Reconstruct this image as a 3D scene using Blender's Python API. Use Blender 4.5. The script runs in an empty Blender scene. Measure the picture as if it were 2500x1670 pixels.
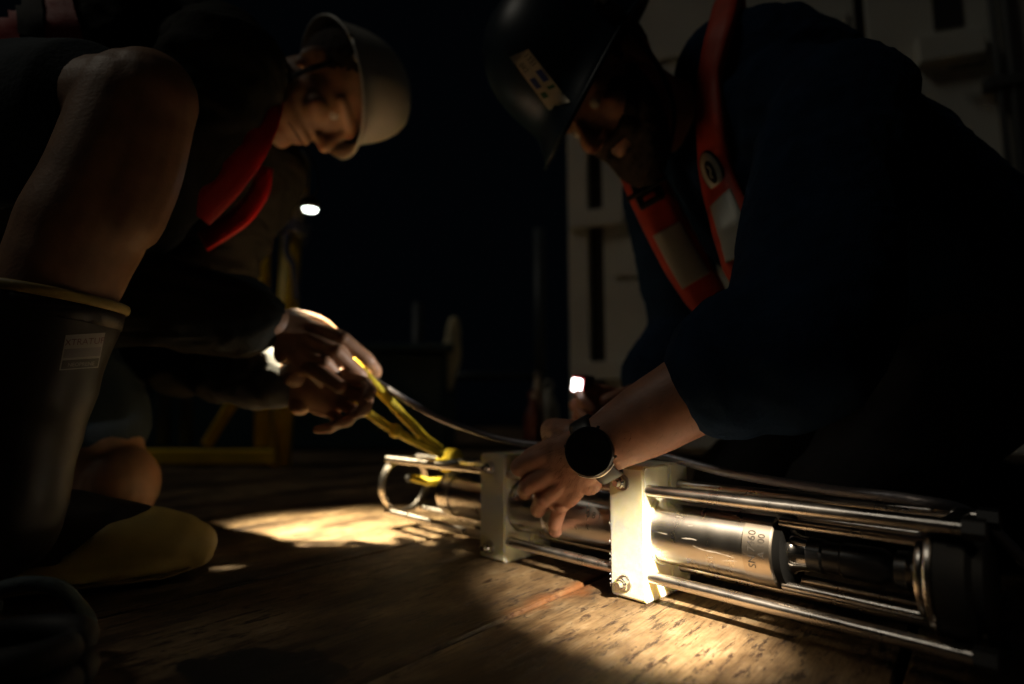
import bpy, bmesh, math, random
from mathutils import Vector, Matrix, noise
from mathutils.bvhtree import BVHTree
random.seed(7)
S = bpy.context.scene
COL = S.collection
V = Vector

# ------------------------------------------------------------------ camera
FPX, CX, CY, CAMH = 1389.0, 1250.0, 835.0, 0.2
TH = math.atan(0.119)
CT, ST = math.cos(TH), math.sin(TH)
cam_d = bpy.data.cameras.new('camera')
cam_d.sensor_width = 36.0
cam_d.lens = 36.0 * FPX / 2500.0
cam_d.clip_start = 0.02
cam_d.clip_end = 5000
cam_d.dof.use_dof = True
cam_d.dof.focus_distance = 0.56
cam_d.dof.aperture_fstop = 2.0
cam_d.dof.aperture_blades = 0
cam = bpy.data.objects.new('camera', cam_d)
COL.objects.link(cam)
cam.location = (0, 0, CAMH)
cam.rotation_euler = (math.pi / 2 + TH, 0, 0)
S.camera = cam

# ------------------------------------------------------------------ night sky, floodlight, torches
w = bpy.data.worlds.new('World'); S.world = w; w.use_nodes = True
bg = w.node_tree.nodes['Background']
bg.inputs[0].default_value = (0.10, 0.16, 0.24, 1)
bg.inputs[1].default_value = 0.004
S.view_settings.view_transform = 'Standard'
S.view_settings.look = 'None'
S.view_settings.exposure = 0.0
S.view_settings.gamma = 1.0
S.cycles.use_denoising = True
S.cycles.max_bounces = 8
S.cycles.sample_clamp_indirect = 6.0

def lamp(name, kind, energy, color, loc, target=None, **kw):
    d = bpy.data.lights.new(name, kind); d.energy = energy; d.color = color
    for k, v in kw.items(): setattr(d, k, v)
    o = bpy.data.objects.new(name, d); COL.objects.link(o); o.location = loc
    if target is not None:
        o.rotation_euler = (V(target) - V(loc)).to_track_quat('-Z', 'Y').to_euler()
    return o

def ray(px, py):
    u = (CY - py) / FPX
    return V(((px - CX) / FPX, CT - u * ST, ST + u * CT))
def at(px, py, Y):
    r = ray(px, py); return V((0, 0, CAMH)) + r * (Y / r.y)
def floor(px, py, z=0.0):
    r = ray(px, py); return V((0, 0, CAMH)) + r * ((z - CAMH) / r.z)

# dim deck floodlight (a far, broad source high up behind the camera)
lamp('deck_floodlight', 'SUN', 0.14, (1.0, 0.92, 0.76), (-4.0, -1.0, 5), (0.0, 0.0, 0.0), angle=math.radians(14))
# torch held above the near end of the instrument
TORCH, TAIM = (0.34, 0.15, 0.375), floor(1585, 1512) + V((0, 0, 0.015))
lamp('work_torch_light', 'SPOT', 145.0, (1.0, 0.84, 0.62), TORCH, TAIM, spot_size=math.radians(24), spot_blend=1.0, shadow_soft_size=0.006)
lamp('work_torch_spill', 'SPOT', 0.8, (1.0, 0.80, 0.55), TORCH, TAIM + V((0.05, -0.06, 0)), spot_size=math.radians(44), spot_blend=1.0, shadow_soft_size=0.006)

# ------------------------------------------------------------------ materials
MATS = {}
def nodes_of(m): return m.node_tree.nodes, m.node_tree.links
def mat(name, col=(0.5, 0.5, 0.5), rough=0.5, metal=0.0, bump=0.0, bscale=60.0, var=0.0, vscale=8.0, emit=None, estr=0.0,
        sss=0.0, sssr=(0.01, 0.005, 0.003), stretch=None, coat=0.0, rvar=0.0, alpha=None, spec=None, sheen=0.0):
    m = bpy.data.materials.new(name); m.use_nodes = True
    N, L = nodes_of(m); b = N['Principled BSDF']
    b.inputs['Base Color'].default_value = (*col, 1)
    b.inputs['Roughness'].default_value = rough
    b.inputs['Metallic'].default_value = metal
    if coat: b.inputs['Coat Weight'].default_value = coat
    if spec is not None: b.inputs['Specular IOR Level'].default_value = spec
    if sheen: b.inputs['Sheen Weight'].default_value = sheen
    if sss:
        b.inputs['Subsurface Weight'].default_value = sss
        b.inputs['Subsurface Radius'].default_value = sssr
        b.inputs['Subsurface Scale'].default_value = 1.0
    if emit:
        b.inputs['Emission Color'].default_value = (*emit, 1)
        b.inputs['Emission Strength'].default_value = estr
    tc = N.new('ShaderNodeTexCoord'); mp = N.new('ShaderNodeMapping')
    L.new(tc.outputs['Object'], mp.inputs[0])
    if stretch: mp.inputs['Scale'].default_value = stretch
    if bump:
        n = N.new('ShaderNodeTexNoise'); n.inputs['Scale'].default_value = bscale; n.inputs['Detail'].default_value = 6
        bp = N.new('ShaderNodeBump'); bp.inputs['Strength'].default_value = bump; bp.inputs['Distance'].default_value = 0.002
        L.new(mp.outputs[0], n.inputs[0]); L.new(n.outputs['Fac'], bp.inputs['Height']); L.new(bp.outputs[0], b.inputs['Normal'])
    if var:
        n2 = N.new('ShaderNodeTexNoise'); n2.inputs['Scale'].default_value = vscale; n2.inputs['Detail'].default_value = 5
        r = N.new('ShaderNodeValToRGB')
        r.color_ramp.elements[0].position = 0.3; r.color_ramp.elements[1].position = 0.7
        r.color_ramp.elements[0].color = (*[c * (1 - var) for c in col], 1)
        r.color_ramp.elements[1].color = (*[min(1, c * (1 + var)) for c in col], 1)
        L.new(mp.outputs[0], n2.inputs[0]); L.new(n2.outputs['Fac'], r.inputs[0]); L.new(r.outputs[0], b.inputs['Base Color'])
    if rvar:
        n3 = N.new('ShaderNodeTexNoise'); n3.inputs['Scale'].default_value = vscale * 3; n3.inputs['Detail'].default_value = 4
        mr = N.new('ShaderNodeMapRange'); mr.inputs['To Min'].default_value = max(0.03, rough - rvar); mr.inputs['To Max'].default_value = rough + rvar
        L.new(mp.outputs[0], n3.inputs[0]); L.new(n3.outputs['Fac'], mr.inputs[0]); L.new(mr.outputs[0], b.inputs['Roughness'])
    MATS[name] = m
    return m

mat('steel', (0.62, 0.58, 0.53), 0.29, 1.0, bump=0.004, bscale=22, stretch=(3, 1, 1), rvar=0.06, vscale=9)
mat('rod_steel', (0.62, 0.58, 0.54), 0.30, 1.0, bump=0.15, bscale=120, rvar=0.12, vscale=20)
mat('band_steel', (0.55, 0.48, 0.40), 0.36, 1.0, bump=0.05, bscale=80)
mat('dark_steel', (0.10, 0.10, 0.10), 0.4, 0.9)
mat('hdpe', (0.86, 0.82, 0.60), 0.42, 0, bump=0.25, bscale=90, var=0.05, vscale=40, sss=0.75, sssr=(0.011, 0.009, 0.004))
mat('black_plastic', (0.012, 0.012, 0.013), 0.35, 0, bump=0.1)
mat('grey_plastic', (0.012, 0.012, 0.012), 0.65, 0, bump=0.1)
mat('seal_black', (0.003, 0.003, 0.003), 0.8, spec=0.05)
mat('ink', (0.03, 0.025, 0.02), 0.7)
mat('skin', (0.40, 0.195, 0.125), 0.5, 0, bump=0.2, bscale=260, var=0.14, vscale=60, sss=0.25, sssr=(0.008, 0.003, 0.0015))
mat('skin_tan', (0.36, 0.20, 0.115), 0.52, 0, bump=0.2, bscale=260, var=0.2, vscale=34, sss=0.2, sssr=(0.006, 0.0025, 0.0012))
mat('jacket', (0.018, 0.0175, 0.012), 0.9, 0, bump=0.5, bscale=220, var=0.06, vscale=12, spec=0.2)
mat('shirt_grey', (0.045, 0.047, 0.050), 0.9, 0, bump=0.4, bscale=260)
mat('navy_fleece', (0.007, 0.019, 0.044), 1.0, 0, bump=0.6, bscale=420, var=0.25, vscale=30, spec=0.1)
mat('trousers', (0.008, 0.009, 0.011), 0.9, 0, bump=0.5, bscale=200)
mat('shorts', (0.018, 0.034, 0.048), 0.9, 0, bump=0.5, bscale=200, var=0.2)
mat('vest_red', (0.50, 0.008, 0.004), 0.55, 0, bump=0.3, bscale=300, var=0.12, vscale=30)
mat('vest_orange', (0.48, 0.040, 0.010), 0.6, 0, bump=0.3, bscale=300, var=0.15, vscale=30)
mat('webbing', (0.012, 0.012, 0.014), 0.8, 0, bump=0.4, bscale=500)
mat('reflective', (0.42, 0.42, 0.36), 0.5, 0.2, bump=0.2, bscale=700)
mat('white_helmet', (0.66, 0.64, 0.57), 0.35, 0, bump=0.05, var=0.08, vscale=18)
mat('navy_helmet', (0.006, 0.018, 0.030), 0.40, 0, bump=0.08, bscale=12, spec=0.35)
mat('helmet_lining', (0.012, 0.012, 0.012), 0.9)
mat('sticker', (0.62, 0.56, 0.44), 0.32, 0.0, var=0.1, vscale=90)
mat('sticker_foil', (0.62, 0.54, 0.40), 0.30, 0.85, var=0.1, vscale=90)
mat('blue_ink', (0.03, 0.05, 0.22), 0.5)
mat('green_ink', (0.03, 0.13, 0.05), 0.5)
mat('red_ink', (0.10, 0.006, 0.012), 0.6)
mat('beard', (0.030, 0.016, 0.008), 0.9, 0, bump=1.0, bscale=400)
mat('eye_white', (0.55, 0.5, 0.45), 0.25)
mat('boot_upper', (0.016, 0.011, 0.007), 0.52, 0, bump=0.12, bscale=24, var=0.3, vscale=9)
mat('boot_tan', (0.42, 0.31, 0.09), 0.55, 0, bump=0.25, bscale=80, var=0.2, vscale=16)
mat('boot_outsole', (0.16, 0.11, 0.035), 0.6, 0, bump=0.2)
mat('watch_black', (0.010, 0.010, 0.011), 0.28)
mat('watch_glass', (0.006, 0.006, 0.007), 0.06, coat=0.5)
mat('watch_strap', (0.014, 0.014, 0.015), 0.42, bump=0.1)
mat('chrome', (0.7, 0.68, 0.65), 0.14, 1.0)
mat('yellow_rope', (0.75, 0.58, 0.03), 0.65, 0, bump=0.9, bscale=180, var=0.2, vscale=60)
mat('wire_rope', (0.36, 0.345, 0.38), 0.45, 0.8, bump=0.2, bscale=200)
mat('container', (0.58, 0.58, 0.52), 0.55, 0, bump=0.1, bscale=12, var=0.1, vscale=2.5)
mat('container_dark', (0.055, 0.06, 0.06), 0.7)
mat('container_seal', (0.02, 0.02, 0.022), 0.8)
mat('yellow_paint', (0.80, 0.54, 0.02), 0.5, 0, bump=0.15, bscale=20, var=0.25, vscale=6)
mat('pale_paint', (0.62, 0.57, 0.42), 0.5, 0, bump=0.15, bscale=20, var=0.15, vscale=6)
mat('blue_rope', (0.10, 0.13, 0.26), 0.8, 0, bump=0.8, bscale=150)
mat('teal_paint', (0.020, 0.060, 0.075), 0.5, 0, var=0.2, vscale=4)
mat('rail_grey', (0.022, 0.032, 0.040), 0.5, 0, var=0.2, vscale=4)
mat('canvas', (0.66, 0.58, 0.36), 0.85, 0, bump=0.8, bscale=30, var=0.2, vscale=9)
mat('orange_rubber', (0.09, 0.016, 0.007), 0.55)
mat('pale_plastic', (0.40, 0.37, 0.30), 0.5)
mat('pale_cord', (0.06, 0.085, 0.09), 0.8, 0, bump=0.7, bscale=200)
mat('black_rubber', (0.010, 0.010, 0.010), 0.65, 0, bump=0.3, bscale=40)
mat('lens_white', (0.9, 0.9, 0.9), 0.2, emit=(0.92, 1.0, 0.90), estr=5.0)
mat('lens_cool', (0.9, 0.9, 0.9), 0.2, emit=(1.0, 0.98, 0.96), estr=5.0)
mat('torch_body', (0.01, 0.01, 0.011), 0.4)
mat('torch_red', (0.4, 0.02, 0.02), 0.4)
mat('sea', (0.004, 0.007, 0.010), 0.15, bump=0.5, bscale=1.2)

def aniso(name, a):
    m = MATS[name]; N, L = nodes_of(m); b = N['Principled BSDF']
    t = N.new('ShaderNodeTangent'); t.direction_type = 'RADIAL'; t.axis = 'X'
    b.inputs['Anisotropic'].default_value = a; b.inputs['Anisotropic Rotation'].default_value = 0.25
    L.new(t.outputs[0], b.inputs['Tangent'])
aniso('steel', 0.88); aniso('rod_steel', 0.7); aniso('band_steel', 0.75)
PD = V((0.635, 0.773, 0)).normalized()          # direction the planks run
PP = V((PD.y, -PD.x, 0))                        # across the planks
def wood():
    m = bpy.data.materials.new('deck_wood'); m.use_nodes = True
    N, L = nodes_of(m); b = N['Principled BSDF']
    tc = N.new('ShaderNodeTexCoord'); oi = N.new('ShaderNodeObjectInfo')
    add = N.new('ShaderNodeVectorMath'); add.operation = 'ADD'
    sc = N.new('ShaderNodeVectorMath'); sc.operation = 'SCALE'; sc.inputs['Scale'].default_value = 7.3
    cmb = N.new('ShaderNodeCombineXYZ')
    L.new(oi.outputs['Random'], cmb.inputs[0]); L.new(oi.outputs['Random'], cmb.inputs[1])
    L.new(cmb.outputs[0], sc.inputs[0]); L.new(tc.outputs['Object'], add.inputs[0]); L.new(sc.outputs[0], add.inputs[1])
    P = add.outputs[0]
    def nz(scale, st, detail=6, rough=0.6, dist=0.0, src=P):
        mp = N.new('ShaderNodeMapping'); mp.inputs['Scale'].default_value = st; L.new(src, mp.inputs[0])
        n = N.new('ShaderNodeTexNoise'); n.inputs['Scale'].default_value = scale; n.inputs['Detail'].default_value = detail
        n.inputs['Roughness'].default_value = rough; n.inputs['Distortion'].default_value = dist
        L.new(mp.outputs[0], n.inputs[0]); return n.outputs['Fac']
    def ramp(f, stops):
        r = N.new('ShaderNodeValToRGB'); e = r.color_ramp.elements
        while len(e) < len(stops): e.new(0.5)
        for i, (p, c) in enumerate(stops):
            e[i].position = p; e[i].color = (*c, 1)
        L.new(f, r.inputs[0]); return r.outputs[0]
    def mix(f, a, c, kind='MIX'):
        mx = N.new('ShaderNodeMix'); mx.data_type = 'RGBA'; mx.blend_type = kind
        if isinstance(f, float): mx.inputs[0].default_value = f
        else: L.new(f, mx.inputs[0])
        L.new(a, mx.inputs[6])
        if isinstance(c, tuple): mx.inputs[7].default_value = (*c, 1)
        else: L.new(c, mx.inputs[7])
        return mx.outputs[2]
    grain = nz(9, (1.2, 26, 1), 8, 0.7, 0.4)
    base = ramp(grain, [(0.25, (0.030, 0.017, 0.008)), (0.5, (0.085, 0.050, 0.022)), (0.75, (0.16, 0.098, 0.045))])
    worn = nz(5.0, (0.7, 2.2, 1), 6, 0.62, 0.6)
    coatm = ramp(worn, [(0.40, (0, 0, 0)), (0.50, (1, 1, 1))])
    coat = ramp(nz(22, (1, 2, 1), 6, 0.7), [(0.3, (0.13, 0.076, 0.032)), (0.55, (0.29, 0.200, 0.105)), (0.75, (0.42, 0.34, 0.22))])
    c = mix(coatm, base, coat)
    fleck = ramp(nz(21, (1.0, 4.2, 1), 10, 0.80, 0.25), [(0.55, (0, 0, 0)), (0.575, (1, 1, 1))])
    c = mix(fleck, c, (0.050, 0.022, 0.009))
    speck = ramp(nz(120, (1, 1.6, 1), 3, 0.6), [(0.66, (0, 0, 0)), (0.72, (1, 1, 1))])
    c = mix(speck, c, (0.06, 0.03, 0.015))
    dirt = ramp(nz(3.1, (0.6, 1.4, 1), 7, 0.65), [(0.40, (0.24, 0.21, 0.19)), (0.62, (1, 1, 1))])
    c = mix(1.0, c, dirt, 'MULTIPLY')
    fine = ramp(nz(55, (0.35, 9, 1), 6, 0.7), [(0.38, (0.50, 0.42, 0.36)), (0.52, (1, 1, 1))])
    c = mix(0.8, c, fine, 'MULTIPLY')
    # rust stains along the seam beside the nearer clamp, and a shadow painted black into the wood, both with their own outline
    ge = N.new('ShaderNodeNewGeometry')
    def spot(center, rx, ry, wob, ang=0.0):
        mp = N.new('ShaderNodeMapping'); mp.vector_type = 'TEXTURE'
        mp.inputs['Location'].default_value = (*center, 0); mp.inputs['Rotation'].default_value = (0, 0, ang)
        mp.inputs['Scale'].default_value = (rx, ry, 1)
        n = N.new('ShaderNodeTexNoise'); n.inputs['Scale'].default_value = 26; n.inputs['Detail'].default_value = 6
        L.new(ge.outputs['Position'], n.inputs[0])
        vs = N.new('ShaderNodeVectorMath'); vs.operation = 'SUBTRACT'; vs.inputs[1].default_value = (0.5, 0.5, 0.5)
        L.new(n.outputs['Color'], vs.inputs[0])
        v2 = N.new('ShaderNodeVectorMath'); v2.operation = 'SCALE'; v2.inputs['Scale'].default_value = wob; L.new(vs.outputs[0], v2.inputs[0])
        L.new(ge.outputs['Position'], mp.inputs[0])
        a2 = N.new('ShaderNodeVectorMath'); a2.operation = 'ADD'; L.new(mp.outputs[0], a2.inputs[0]); L.new(v2.outputs[0], a2.inputs[1])
        sp = N.new('ShaderNodeSeparateXYZ'); L.new(a2.outputs[0], sp.inputs[0])
        c2 = N.new('ShaderNodeCombineXYZ'); L.new(sp.outputs[0], c2.inputs[0]); L.new(sp.outputs[1], c2.inputs[1])
        ln = N.new('ShaderNodeVectorMath'); ln.operation = 'LENGTH'; L.new(c2.outputs[0], ln.inputs[0])
        return ln.outputs['Value']
    pang = math.atan2(PD.y, PD.x)
    rc = floor(1435, 1420)
    rust = ramp(spot((rc.x, rc.y), 0.15, 0.022, 1.9, pang), [(0.30, (0.85, 0.85, 0.85)), (1.1, (0, 0, 0))])
    c = mix(rust, c, (0.115, 0.040, 0.010))
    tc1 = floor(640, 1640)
    painted_shadow = ramp(spot((tc1.x, tc1.y), 0.085, 0.055, 0.9, -0.2), [(0.72, (1, 1, 1)), (0.80, (0, 0, 0))])  # cast shadow on the foreground deck, put into the wood colour
    c = mix(painted_shadow, c, (0.006, 0.005, 0.004))
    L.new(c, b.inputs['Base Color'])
    rr = N.new('ShaderNodeMapRange'); rr.inputs['To Min'].default_value = 0.38; rr.inputs['To Max'].default_value = 0.75
    L.new(worn, rr.inputs[0]); L.new(rr.outputs[0], b.inputs['Roughness'])
    mth = N.new('ShaderNodeMath'); mth.operation = 'MULTIPLY_ADD'; mth.inputs[1].default_value = 0.6
    L.new(grain, mth.inputs[0])
    fb = N.new('ShaderNodeRGBToBW'); L.new(fleck, fb.inputs[0])
    inv = N.new('ShaderNodeMath'); inv.operation = 'MULTIPLY'; inv.inputs[1].default_value = -0.45
    L.new(fb.outputs[0], inv.inputs[0]); L.new(inv.outputs[0], mth.inputs[2])
    bp = N.new('ShaderNodeBump'); bp.inputs['Strength'].default_value = 0.7; bp.inputs['Distance'].default_value = 0.0022
    L.new(mth.outputs[0], bp.inputs['Height']); L.new(bp.outputs[0], b.inputs['Normal'])
    MATS['deck_wood'] = m
wood()

# ------------------------------------------------------------------ object helpers
def empty(name, loc=(0, 0, 0), rz=0.0, label=None, cat=None, group=None, kind=None):
    o = bpy.data.objects.new(name, None); COL.objects.link(o); o.location = loc; o.rotation_euler = (0, 0, rz)
    o.empty_display_size = 0.05
    return tag(o, label, cat, group, kind)
def tag(o, label=None, cat=None, group=None, kind=None):
    if label: o['label'] = label
    if cat: o['category'] = cat
    if group: o['group'] = group
    if kind: o['kind'] = kind
    return o
def wmat(o):
    m = Matrix.Translation(o.location) @ o.rotation_euler.to_matrix().to_4x4()
    return (wmat(o.parent) @ m) if o.parent else m
def put(name, me, m, parent=None, smooth=True, world=True, label=None):
    """link a mesh; when world is set its vertices are world coordinates and move into the parent's frame"""
    o = bpy.data.objects.new(name, me); COL.objects.link(o)
    if m: me.materials.clear(); me.materials.append(MATS[m])
    if parent:
        o.parent = parent
        if world: me.transform(wmat(parent).inverted())
    if smooth:
        for p in me.polygons: p.use_smooth = True
    if label: o['label'] = label
    return o
def obj(name, bm, m, parent=None, smooth=True, world=True, label=None, sharp=None):
    bmesh.ops.recalc_face_normals(bm, faces=bm.faces)
    me = bpy.data.meshes.new(name); bm.to_mesh(me); bm.free()
    o = put(name, me, m, parent, smooth, world, label)
    if sharp is not None:
        me.set_sharp_from_angle(angle=math.radians(sharp))
    return o

def box(bm, c, size, rot=None, bev=0.0):
    c = V(c); r = bmesh.ops.create_cube(bm, size=1.0); vs = r['verts']
    for v in vs: v.co = V((v.co.x * size[0], v.co.y * size[1], v.co.z * size[2]))
    if bev:
        es = list({e for v in vs for e in v.link_edges})
        q = bmesh.ops.bevel(bm, geom=es, offset=bev, segments=2, affect='EDGES', profile=0.6)
        vs = list({v for f in q['faces'] for v in f.verts} | {v for v in vs if v.is_valid})
    for v in vs:
        v.co = (rot @ v.co if rot else v.co) + c
    return vs

def frame_of(t, side):
    t = t.normalized(); a = (side - t * side.dot(t))
    if a.length < 1e-6: a = t.orthogonal()
    a.normalize(); return a, t.cross(a)
def catmull(P, R, sub):
    if sub <= 1: return list(P), list(R)
    oP, oR = [], []
    n = len(P)
    for i in range(n - 1):
        p0, p1, p2, p3 = P[max(i - 1, 0)], P[i], P[i + 1], P[min(i + 2, n - 1)]
        for k in range(sub):
            t = k / sub; t2, t3 = t * t, t * t * t
            oP.append(0.5 * ((2 * p1) + (p2 - p0) * t + (2 * p0 - 5 * p1 + 4 * p2 - p3) * t2 + (3 * p1 - p0 - 3 * p2 + p3) * t3))
            s = t * t * (3 - 2 * t)
            oR.append((R[i][0] * (1 - s) + R[i + 1][0] * s, R[i][1] * (1 - s) + R[i + 1][1] * s))
    oP.append(P[-1]); oR.append(R[-1])
    return oP, oR
def sweep(bm, pts, rad, seg=16, side=None, sub=4, cap='round', grow=0.0, profile=None):
    P = [V(p) for p in pts]; R = [((r, r) if not isinstance(r, tuple) else r) for r in rad]
    R = [(a + grow, b + grow) for a, b in R]
    P, R = catmull(P, R, sub)
    n = len(P); T = []
    for i in range(n):
        T.append((P[min(i + 1, n - 1)] - P[max(i - 1, 0)]).normalized())
    sd = V(side) if side is not None else None
    a, b = frame_of(T[0], sd if sd else V((0.13, 0.31, 0.94)))
    rings = []
    def ring(c, a, b, ra, rb):
        vs = []
        for k in range(seg):
            th = 2 * math.pi * k / seg
            q = profile(th) if profile else 1.0
            vs.append(bm.verts.new(c + a * (math.cos(th) * ra * q) + b * (math.sin(th) * rb * q)))
        rings.append(vs)
    caps = [0.35, 0.7, 0.93] if cap == 'round' else []
    for i in range(n):
        if sd: a, b = frame_of(T[i], sd)
        else:
            a = (a - T[i] * a.dot(T[i])).normalized(); b = T[i].cross(a)
        ra, rb = R[i]; m_ = min(ra, rb)
        if i == 0:
            for h in reversed(caps): q = math.sqrt(1 - h * h); ring(P[0] - T[0] * (h * m_), a, b, ra * q, rb * q)
        ring(P[i], a, b, ra, rb)
        if i == n - 1:
            for h in caps: q = math.sqrt(1 - h * h); ring(P[-1] + T[-1] * (h * m_), a, b, ra * q, rb * q)
    for i in range(len(rings) - 1):
        A, B = rings[i], rings[i + 1]
        for k in range(seg): bm.faces.new((A[k], A[(k + 1) % seg], B[(k + 1) % seg], B[k]))
    if cap != 'open':
        bm.faces.new(list(reversed(rings[0]))); bm.faces.new(rings[-1])
    return rings
def ball(bm, c, r, rot=None, seg=16):
    r = r if isinstance(r, (tuple, list)) else (r, r, r)
    q = bmesh.ops.create_uvsphere(bm, u_segments=seg, v_segments=max(8, seg // 2), radius=1.0)
    for v in q['verts']:
        p = V((v.co.x * r[0], v.co.y * r[1], v.co.z * r[2])); v.co = (rot @ p if rot else p) + V(c)
def lathe(bm, prof, seg=48, closed=True):
    """prof: [(s, r)] about the local X axis at height AXZ"""
    rings = []
    for s, r in prof:
        rings.append([bm.verts.new((s, r * math.cos(2 * math.pi * k / seg), AXZ + r * math.sin(2 * math.pi * k / seg))) for k in range(seg)])
    for i in range(len(rings) - 1):
        A, B = rings[i], rings[i + 1]
        for k in range(seg): bm.faces.new((A[k], A[(k + 1) % seg], B[(k + 1) % seg], B[k]))
    if closed:
        bm.faces.new(rings[0]); bm.faces.new(list(reversed(rings[-1])))
def remesh(bm, voxel, smooth=4, fac=0.5):
    bmesh.ops.recalc_face_normals(bm, faces=bm.faces)
    me = bpy.data.meshes.new('tmp'); bm.to_mesh(me); bm.free()
    o = bpy.data.objects.new('tmp', me); COL.objects.link(o)
    r = o.modifiers.new('r', 'REMESH'); r.mode = 'VOXEL'; r.voxel_size = voxel; r.use_smooth_shade = True
    if smooth:
        s = o.modifiers.new('s', 'SMOOTH'); s.factor = fac; s.iterations = smooth
    dg = bpy.context.evaluated_depsgraph_get(); dg.update()
    out = bpy.data.meshes.new_from_object(o.evaluated_get(dg), depsgraph=dg)
    bpy.data.objects.remove(o); bpy.data.meshes.remove(me)
    return out
def wrinkle(me, amp, scale, seed=0.0, stretch=(1, 1, 1), ridged=True, fn=None):
    me.calc_loop_triangles()
    nrm = [v.normal.copy() for v in me.vertices]
    for v, nn in zip(me.vertices, nrm):
        p = V((v.co.x * stretch[0], v.co.y * stretch[1], v.co.z * stretch[2])) * scale + V((seed, seed * 1.7, seed * 0.3))
        q = noise.noise(p + 0.6 * noise.noise_vector(p * 0.6))
        h = (1 - abs(q) * 2.2) if ridged else q
        k = fn(v.co) if fn else 1.0
        v.co += nn * (amp * h * k)
def join_meshes(a, b):
    bm = bmesh.new(); bm.from_mesh(a); bm.from_mesh(b); me = bpy.data.meshes.new('j'); bm.to_mesh(me); bm.free(); return me
def bvh_of(o):
    M = wmat(o); return BVHTree.FromPolygons([M @ v.co for v in o.data.vertices], [tuple(p.vertices) for p in o.data.polygons])
def hit(bvh, px, py):
    r = ray(px, py).normalized(); loc, nn, _, _ = bvh.ray_cast(V((0, 0, CAMH)), r)
    return (loc, nn if nn.dot(r) < 0 else -nn) if loc else (None, None)
def ribbon(bm, pts, nrm, wid, thick=0.006, sub=4):
    """flat strap with a rounded-rectangle section; nrm: outward normals per point; wid: full width"""
    n = len(pts); P = [V(p) for p in pts]; W = wid if isinstance(wid, list) else [wid] * n
    Pn, Wn = catmull(P, [(x, x) for x in W], sub)
    Nn, _ = catmull([V(q) for q in nrm], [(1, 1)] * n, sub)
    rings = []
    m = len(Pn)
    for i in range(m):
        t = (Pn[min(i + 1, m - 1)] - Pn[max(i - 1, 0)]).normalized()
        k = Nn[i] - t * Nn[i].dot(t); k.normalize(); s = t.cross(k); h = Wn[i][0] / 2; e = thick / 2
        sec = [(-h, -e), (-h, e * 0.2), (-h * 0.92, e), (-h * 0.4, e * 1.25), (h * 0.4, e * 1.25), (h * 0.92, e), (h, e * 0.2), (h, -e)]
        rings.append([bm.verts.new(Pn[i] + s * x + k * y) for x, y in sec])
    for i in range(m - 1):
        A, B = rings[i], rings[i + 1]; L_ = len(A)
        for k in range(L_): bm.faces.new((A[k], A[(k + 1) % L_], B[(k + 1) % L_], B[k]))
    bm.faces.new(rings[0]); bm.faces.new(list(reversed(rings[-1])))
def text_mesh(s, size):
    c = bpy.data.curves.new('t', 'FONT'); c.body = s; c.size = size; c.align_x = 'CENTER'; c.align_y = 'CENTER'; c.resolution_u = 3
    o = bpy.data.objects.new('t', c); COL.objects.link(o)
    dg = bpy.context.evaluated_depsgraph_get(); dg.update()
    me = bpy.data.meshes.new_from_object(o.evaluated_get(dg), depsgraph=dg)
    bpy.data.objects.remove(o); bpy.data.curves.remove(c)
    bm = bmesh.new(); bm.from_mesh(me)
    bmesh.ops.subdivide_edges(bm, edges=[e for e in bm.edges if e.calc_length() > size * 0.25], cuts=2)
    bm.to_mesh(me); bm.free()
    return me

# ------------------------------------------------------------------ the setting
sea_bm = bmesh.new()
bmesh.ops.create_grid(sea_bm, x_segments=4, y_segments=4, size=2500)
for v in sea_bm.verts: v.co.z = -3.0
tag(obj('sea', sea_bm, 'sea'), 'dark night sea beyond the ship deck', None, None, 'structure')

deck_bm = bmesh.new()
box(deck_bm, (0.0, 2.5, -0.09), (9.0, 9.0, 0.06))
deck = obj('deck', deck_bm, 'black_rubber', smooth=False)
tag(deck, 'weathered wooden working deck of the ship', None, None, 'structure')
A1 = floor(1031, 1320)
PW = 0.308
rotp = math.atan2(PD.y, PD.x)
def plank_mesh(k):
    bm = bmesh.new()
    box(bm, (0, 0, -0.02), (8.0, PW - 0.0065, 0.04), bev=0.004)
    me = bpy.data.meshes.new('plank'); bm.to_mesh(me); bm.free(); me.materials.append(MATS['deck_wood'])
    return me
pm = plank_mesh(0)
base = A1 - PP * (PW / 2)           # seam L1 lies between planks
for i in range(-11, 15):
    c = base + PP * (PW * i)
    o = bpy.data.objects.new('plank', pm); COL.objects.link(o); o.parent = deck
    along = random.uniform(-0.3, 0.3)
    q = c + PD * (1.2 - (c.dot(PD)) + along)
    o.location = (q.x, q.y, random.uniform(-0.0012, 0.0)); o.rotation_euler = (random.uniform(-0.004, 0.004), 0, rotp)

# ------------------------------------------------------------------ instrument in its steel cage
AXZ = 0.071
U = V((0.682, -0.731, 0)).normalized()
FAR = V((-U.y, U.x, 0))
O0 = floor(1579, 1479) + FAR * 0.039
ins = empty('oceanographic_instrument', (O0.x, O0.y, 0.0), math.atan2(U.y, U.x),
            'stainless steel cylinder instrument in rod cage with two white plastic clamps lying on deck', 'instrument')
def ipart(name, bm, m, parent=None, smooth=True, sharp=35, label=None):
    return obj(name, bm, m, parent or ins, smooth, False, label, sharp)
def w2i(p): return wmat(ins).inverted() @ V(p)
def i2w(p): return wmat(ins) @ V(p)
RY, RZ, RR = 0.031, 0.044, 0.006
for sy in (-1, 1):
    for sz in (-1, 1):
        bm = bmesh.new()
        sweep(bm, [(-0.527, sy * RY, AXZ + sz * RZ), (0.27, sy * RY, AXZ + sz * RZ)], [RR, RR], seg=20, sub=1, cap='flat')
        ipart('cage_rod', bm, 'rod_steel')
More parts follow.
